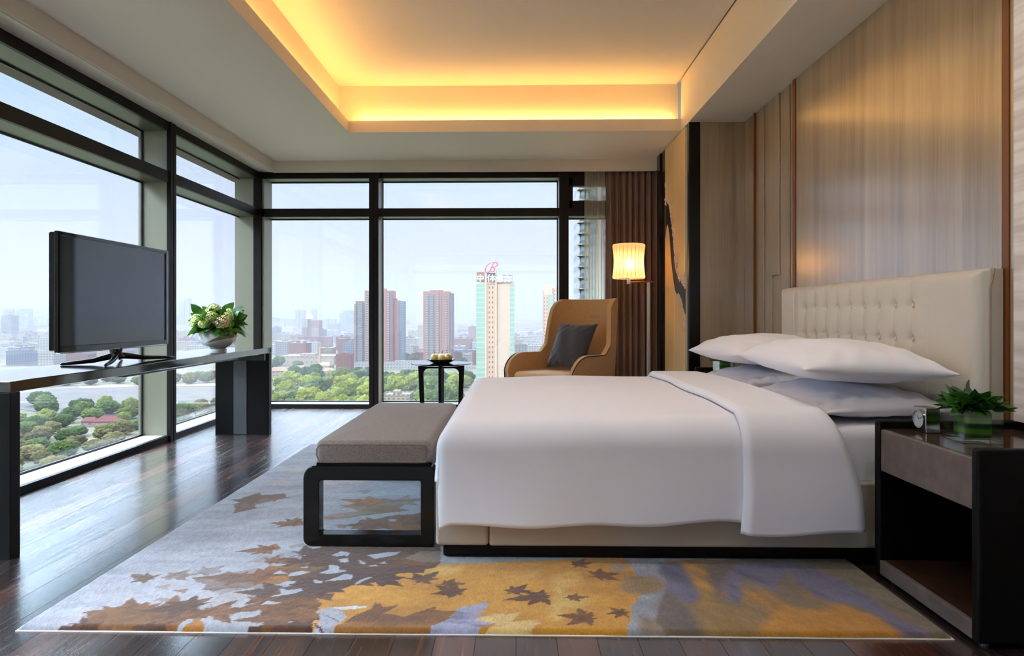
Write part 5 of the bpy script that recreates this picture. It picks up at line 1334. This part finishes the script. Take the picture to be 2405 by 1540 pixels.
plant([(0, 985), (330, 980), (335, 1120), (0, 1160)], 6.5, 7.5, 4.6, 7.2, (1.05, 1.5), lambda a, b: (q.choice([3, 3, 3, 1, 3]) if b > 1015 else q.choice([1, 1, 0])), 'on the near bank of the lake below the left window', [[(190, 990), (290, 990), (290, 1020), (190, 1020)]])
plant([(95, 950), (150, 948), (160, 985), (100, 985)], 8, 9, 6.4, 9.5, (1.4, 1.8), lambda a, b: 1, 'on the lake island beneath the console', [])
plant([(170, 957), (335, 953), (335, 972), (180, 976)], 8, 9, 4.5, 6.8, (1.3, 1.7), lambda a, b: q.choice([0, 1]), 'on the lake island beneath the console', [])
plant([(400, 968), (540, 945), (560, 1010), (420, 1060)], 7, 8, 4.5, 6.6, (1.1, 1.5), lambda a, b: q.choice([3, 1, 3]), 'on the bank seen through the second window', [])
plant([(0, 905), (540, 885), (560, 902), (200, 905), (0, 918)], 16, 16, 6, 8.5, (1.1, 1.5), lambda a, b: q.choice([3, 2, 1, 3]), 'along the far shore of the lake', [])
for px, py in ((668, 842), (690, 846), (655, 860), (700, 866), (730, 872), (742, 878), (720, 884), (690, 880), (772, 838), (781, 850), (955, 850), (970, 856), (948, 845), (1086, 862), (1100, 852), (1112, 846), (1092, 846), (1108, 862), (790, 880), (806, 884), (840, 886), (870, 888), (1222, 842), (1242, 840), (1262, 842), (635, 872), (1080, 852)):
    p = onz(px, py, GZ); k = q.choice([2, 2, 1]); w_ = 'standing among the mid-distance city buildings'
    tree(p.x, p.y, q.uniform(6, 9), q.uniform(10, 15), k, '%s bushy tree %s' % (KN[k], w_), '%s trees %s' % (KN[k], w_))
# cars on the road
CM = {'white': S2(235, 235, 235), 'red': S2(196, 66, 60), 'dark grey': S2(60, 62, 68), 'silver': S2(180, 184, 190)}
CM = {k: plain(k.replace(' ', '_')+'_car_paint', v, .3) for k, v in CM.items()}; M['car_glass'] = plain('car_glass', S2(40, 46, 54), .1)
def car(px, py, colr, label, rz):
    p = onz(px, py, GZ); o = bpy.data.objects.new('car', None); C.objects.link(o); o.location = (p.x, p.y, GZ+.32); o.rotation_euler = (0, 0, rz); tag(o, label, 'car', 'cars on the road beyond the side table')
    lp_(MB().prism([(-2.2, .35), (2.2, .35), (2.2, .8), (1.2, .92), (-2.1, .95)], lambda y, z, x: (x, y, z), -.88, .88), 'body', CM[colr], o)
    lp_(MB().prism([(-1.7, .92), (1.1, .92), (.5, 1.42), (-1.2, 1.42)], lambda y, z, x: (x, y, z), -.78, .78), 'cabin', 'car_glass', o)
    lp_(MB().box(-.72, .72, -1.15, .45, 1.40, 1.45), 'roof', CM[colr], o)
    for y in (-1.4, 1.4):
        for x in (-.8, .8):
            a = MB(); a.prism([(y+.33*math.cos(t_), .33+.33*math.sin(t_)) for t_ in np.linspace(0, 2*PI, 12, endpoint=False)], lambda yy, zz, xx: (xx, yy, zz), x-.1, x+.1); lp_(a, 'wheel', 'piano', o)
cars = [(1103, 934, 'red'), (1113, 928, 'white'), (1120, 914, 'dark grey'), (1127, 905, 'white'), (1132, 899, 'silver'), (1136, 891, 'white'), (1146, 884, 'silver'), (1148, 879, 'white'), (1152, 872, 'dark grey'), (1158, 866, 'white'), (1110, 906, 'silver'), (1106, 950, 'white')]
cnt = {}
for n_, (x, y, k) in enumerate(cars):
    lab = 'small %s car on the road between the side table legs and the cream tower' % k
    car(x, y, k, lab, -.12)

# haze: a real scattering layer over the city, from 240 m out
t = NT('city_haze'); v = t.n('VolumePrincipled'); v.inputs['Color'].default_value = (.36, .352, .395, 1); v.inputs['Density'].default_value = .00050; v.inputs['Anisotropy'].default_value = .1
t.t.links.new(v.outputs[0], t.out.inputs['Volume'])
mb = MB().box(-13000, 8000, -2500, 15000, GZ-1, 150)
inner = MB().box(-240, 240, -2400, 240, GZ-.5, 149); mb.add(inner.v, [f[::-1] for f in inner.f])
me = bpy.data.meshes.new('haze'); me.from_pydata(mb.v, [], mb.f); me.materials.append(t.m)
hz_o = bpy.data.objects.new('haze', me); C.objects.link(hz_o); tag(hz_o, kind='structure')
# ================================================================ SKY, SUN, LAMPS, CAMERA
w = bpy.data.worlds.new('sky'); bpy.context.scene.world = w; w.use_nodes = True
nt = w.node_tree; nt.nodes.clear()
class WT(NT):
    def __init__(s): s.t = nt; s.out = nt.nodes.new('ShaderNodeOutputWorld')
t = WT(); co = t.n('TexCoord'); sp = t.n('SeparateXYZ', Vector=(co, 'Generated'))
el = t.math('MULTIPLY', t.math('ARCSINE', (sp, 'Z')), 180/PI/90)
k = .72
sky = t.ramp(el, [(p, (r*k, g*k, b*k, 1)) for p, r, g, b in ((0, .54, .535, .60), (.06, .525, .535, .61), (.14, .43, .52, .61), (.22, .32, .47, .59), (.36, .66, .80, .95), (.5, .9, .95, 1))])
mp = t.n('Mapping', Vector=(co, 'Generated'), Scale=(1.6, 1.6, 5.0))
cl = t.n('TexNoise', Vector=mp, Scale=2.6, Detail=6.0, Roughness=.55, Distortion=.4)
cm = t.ramp(cl, [(.46, (0, 0, 0, 1)), (.72, (1, 1, 1, 1))])
mx = t.mix(t.math('MULTIPLY', cm, .7), sky, (.55*k, .575*k, .63*k, 1))
az = t.math('ADD', t.math('MULTIPLY', (sp, 'X'), -.95), t.math('MULTIPLY', (sp, 'Y'), .35))
azf = t.n('MapRange', Value=az, i1=-.1, i2=.5, i3=.26, i4=1.0)
band = t.ramp(el, [(.235, (0, 0, 0, 1)), (.30, (1, 1, 1, 1)), (.48, (1, 1, 1, 1)), (.60, (0, 0, 0, 1))])
bst = t.math('ADD', 1.0, t.math('MULTIPLY', t.math('MULTIPLY', azf, band), BAND))
st = t.n('CombineColor', i0=t.math('MULTIPLY', bst, .97), i1=bst, i2=t.math('MULTIPLY', bst, 1.05))
mul = t.mix(1.0, mx, st, 'MULTIPLY')
bg = t.n('Background', Color=mul, Strength=SKY)
t.t.links.new(bg.outputs[0], t.out.inputs[0])
sd = bpy.data.lights.new('sun', 'SUN'); sd.energy = SUN; sd.angle = math.radians(4); sd.color = (1, .93, .82)
so = bpy.data.objects.new('sun', sd); C.objects.link(so); so.rotation_euler = Vector((-.16, -.72, .80)).to_track_quat('Z', 'Y').to_euler()
# portals: sampling guides over the window openings
def portal(loc, rot, sx, sy):
    l = bpy.data.lights.new('window_portal', 'AREA'); l.shape = 'RECTANGLE'; l.size = sx; l.size_y = sy; l.cycles.is_portal = True
    o = bpy.data.objects.new('window_portal', l); C.objects.link(o); o.location = loc; o.rotation_euler = rot
portal((-2.90, 2.5, 1.2), (0, -PI/2, 0), 2.4, 9.4)
portal((-.5, YB-.24, 1.2), (PI/2, 0, 0), 4.1, 2.4)
portal((-.6, 7.24, 1.2), (-PI/2, 0, 0), 4.2, 2.4)
# added fill lights, out of view, shaped like recessed fixtures to brighten the bed
def fill_light(x, y, z, lab, power=14, size=120, aim=(0, 0, -1)):
    o = thing('fill_light', lab, 'light', (x, y, z))
    MB().lathe([(.045, z-.001), (.055, z-.006), (.058, z-.001)], x, y, 28, False, False).build('trim_ring', 'silver', o, smooth=40)
    MB().lathe([(.044, z-.004), (.044, z-.001)], x, y, 28).build('lens', 'sill', o)
    l = bpy.data.lights.new('fill_lamp', 'SPOT'); l.energy = power; l.spot_size = math.radians(size); l.spot_blend = .8; l.shadow_soft_size = .06; l.color = (1, .95, .90)
    lo = bpy.data.objects.new('fill_lamp', l); C.objects.link(lo); lo.location = (x, y, z-.02); lo.rotation_euler = Vector(aim).to_track_quat('-Z', 'Y').to_euler()
for args in FILL_LIGHTS: fill_light(*args)
cam = bpy.data.cameras.new('camera'); co_ = bpy.data.objects.new('camera', cam); C.objects.link(co_)
co_.location = (0, 0, EYE); co_.rotation_euler = (PI/2, 0, YAW)
cam.sensor_width = 36; cam.lens = 36*FPX/2405; cam.shift_x = (1202.5-PX0)/2405; cam.shift_y = (PY0-770)/2405; cam.clip_end = 20000; cam.clip_start = .05
sc = bpy.context.scene; sc.camera = co_
sc.view_settings.view_transform = 'Standard'; sc.view_settings.look = 'None'; sc.view_settings.exposure = EXPO; sc.view_settings.gamma = 1; sc.view_settings.use_curve_mapping = False
cy = sc.cycles
cy.max_bounces = 8; cy.diffuse_bounces = 5; cy.glossy_bounces = 4; cy.transmission_bounces = 6; cy.transparent_max_bounces = 16; cy.volume_bounces = 0
cy.use_denoising = True; cy.caustics_reflective = False; cy.caustics_refractive = False; cy.sample_clamp_indirect = 6.0
try: cy.denoiser = 'OPENIMAGEDENOISE'; cy.denoising_input_passes = 'RGB_ALBEDO_NORMAL'; cy.denoising_prefilter = 'ACCURATE'
except Exception: pass
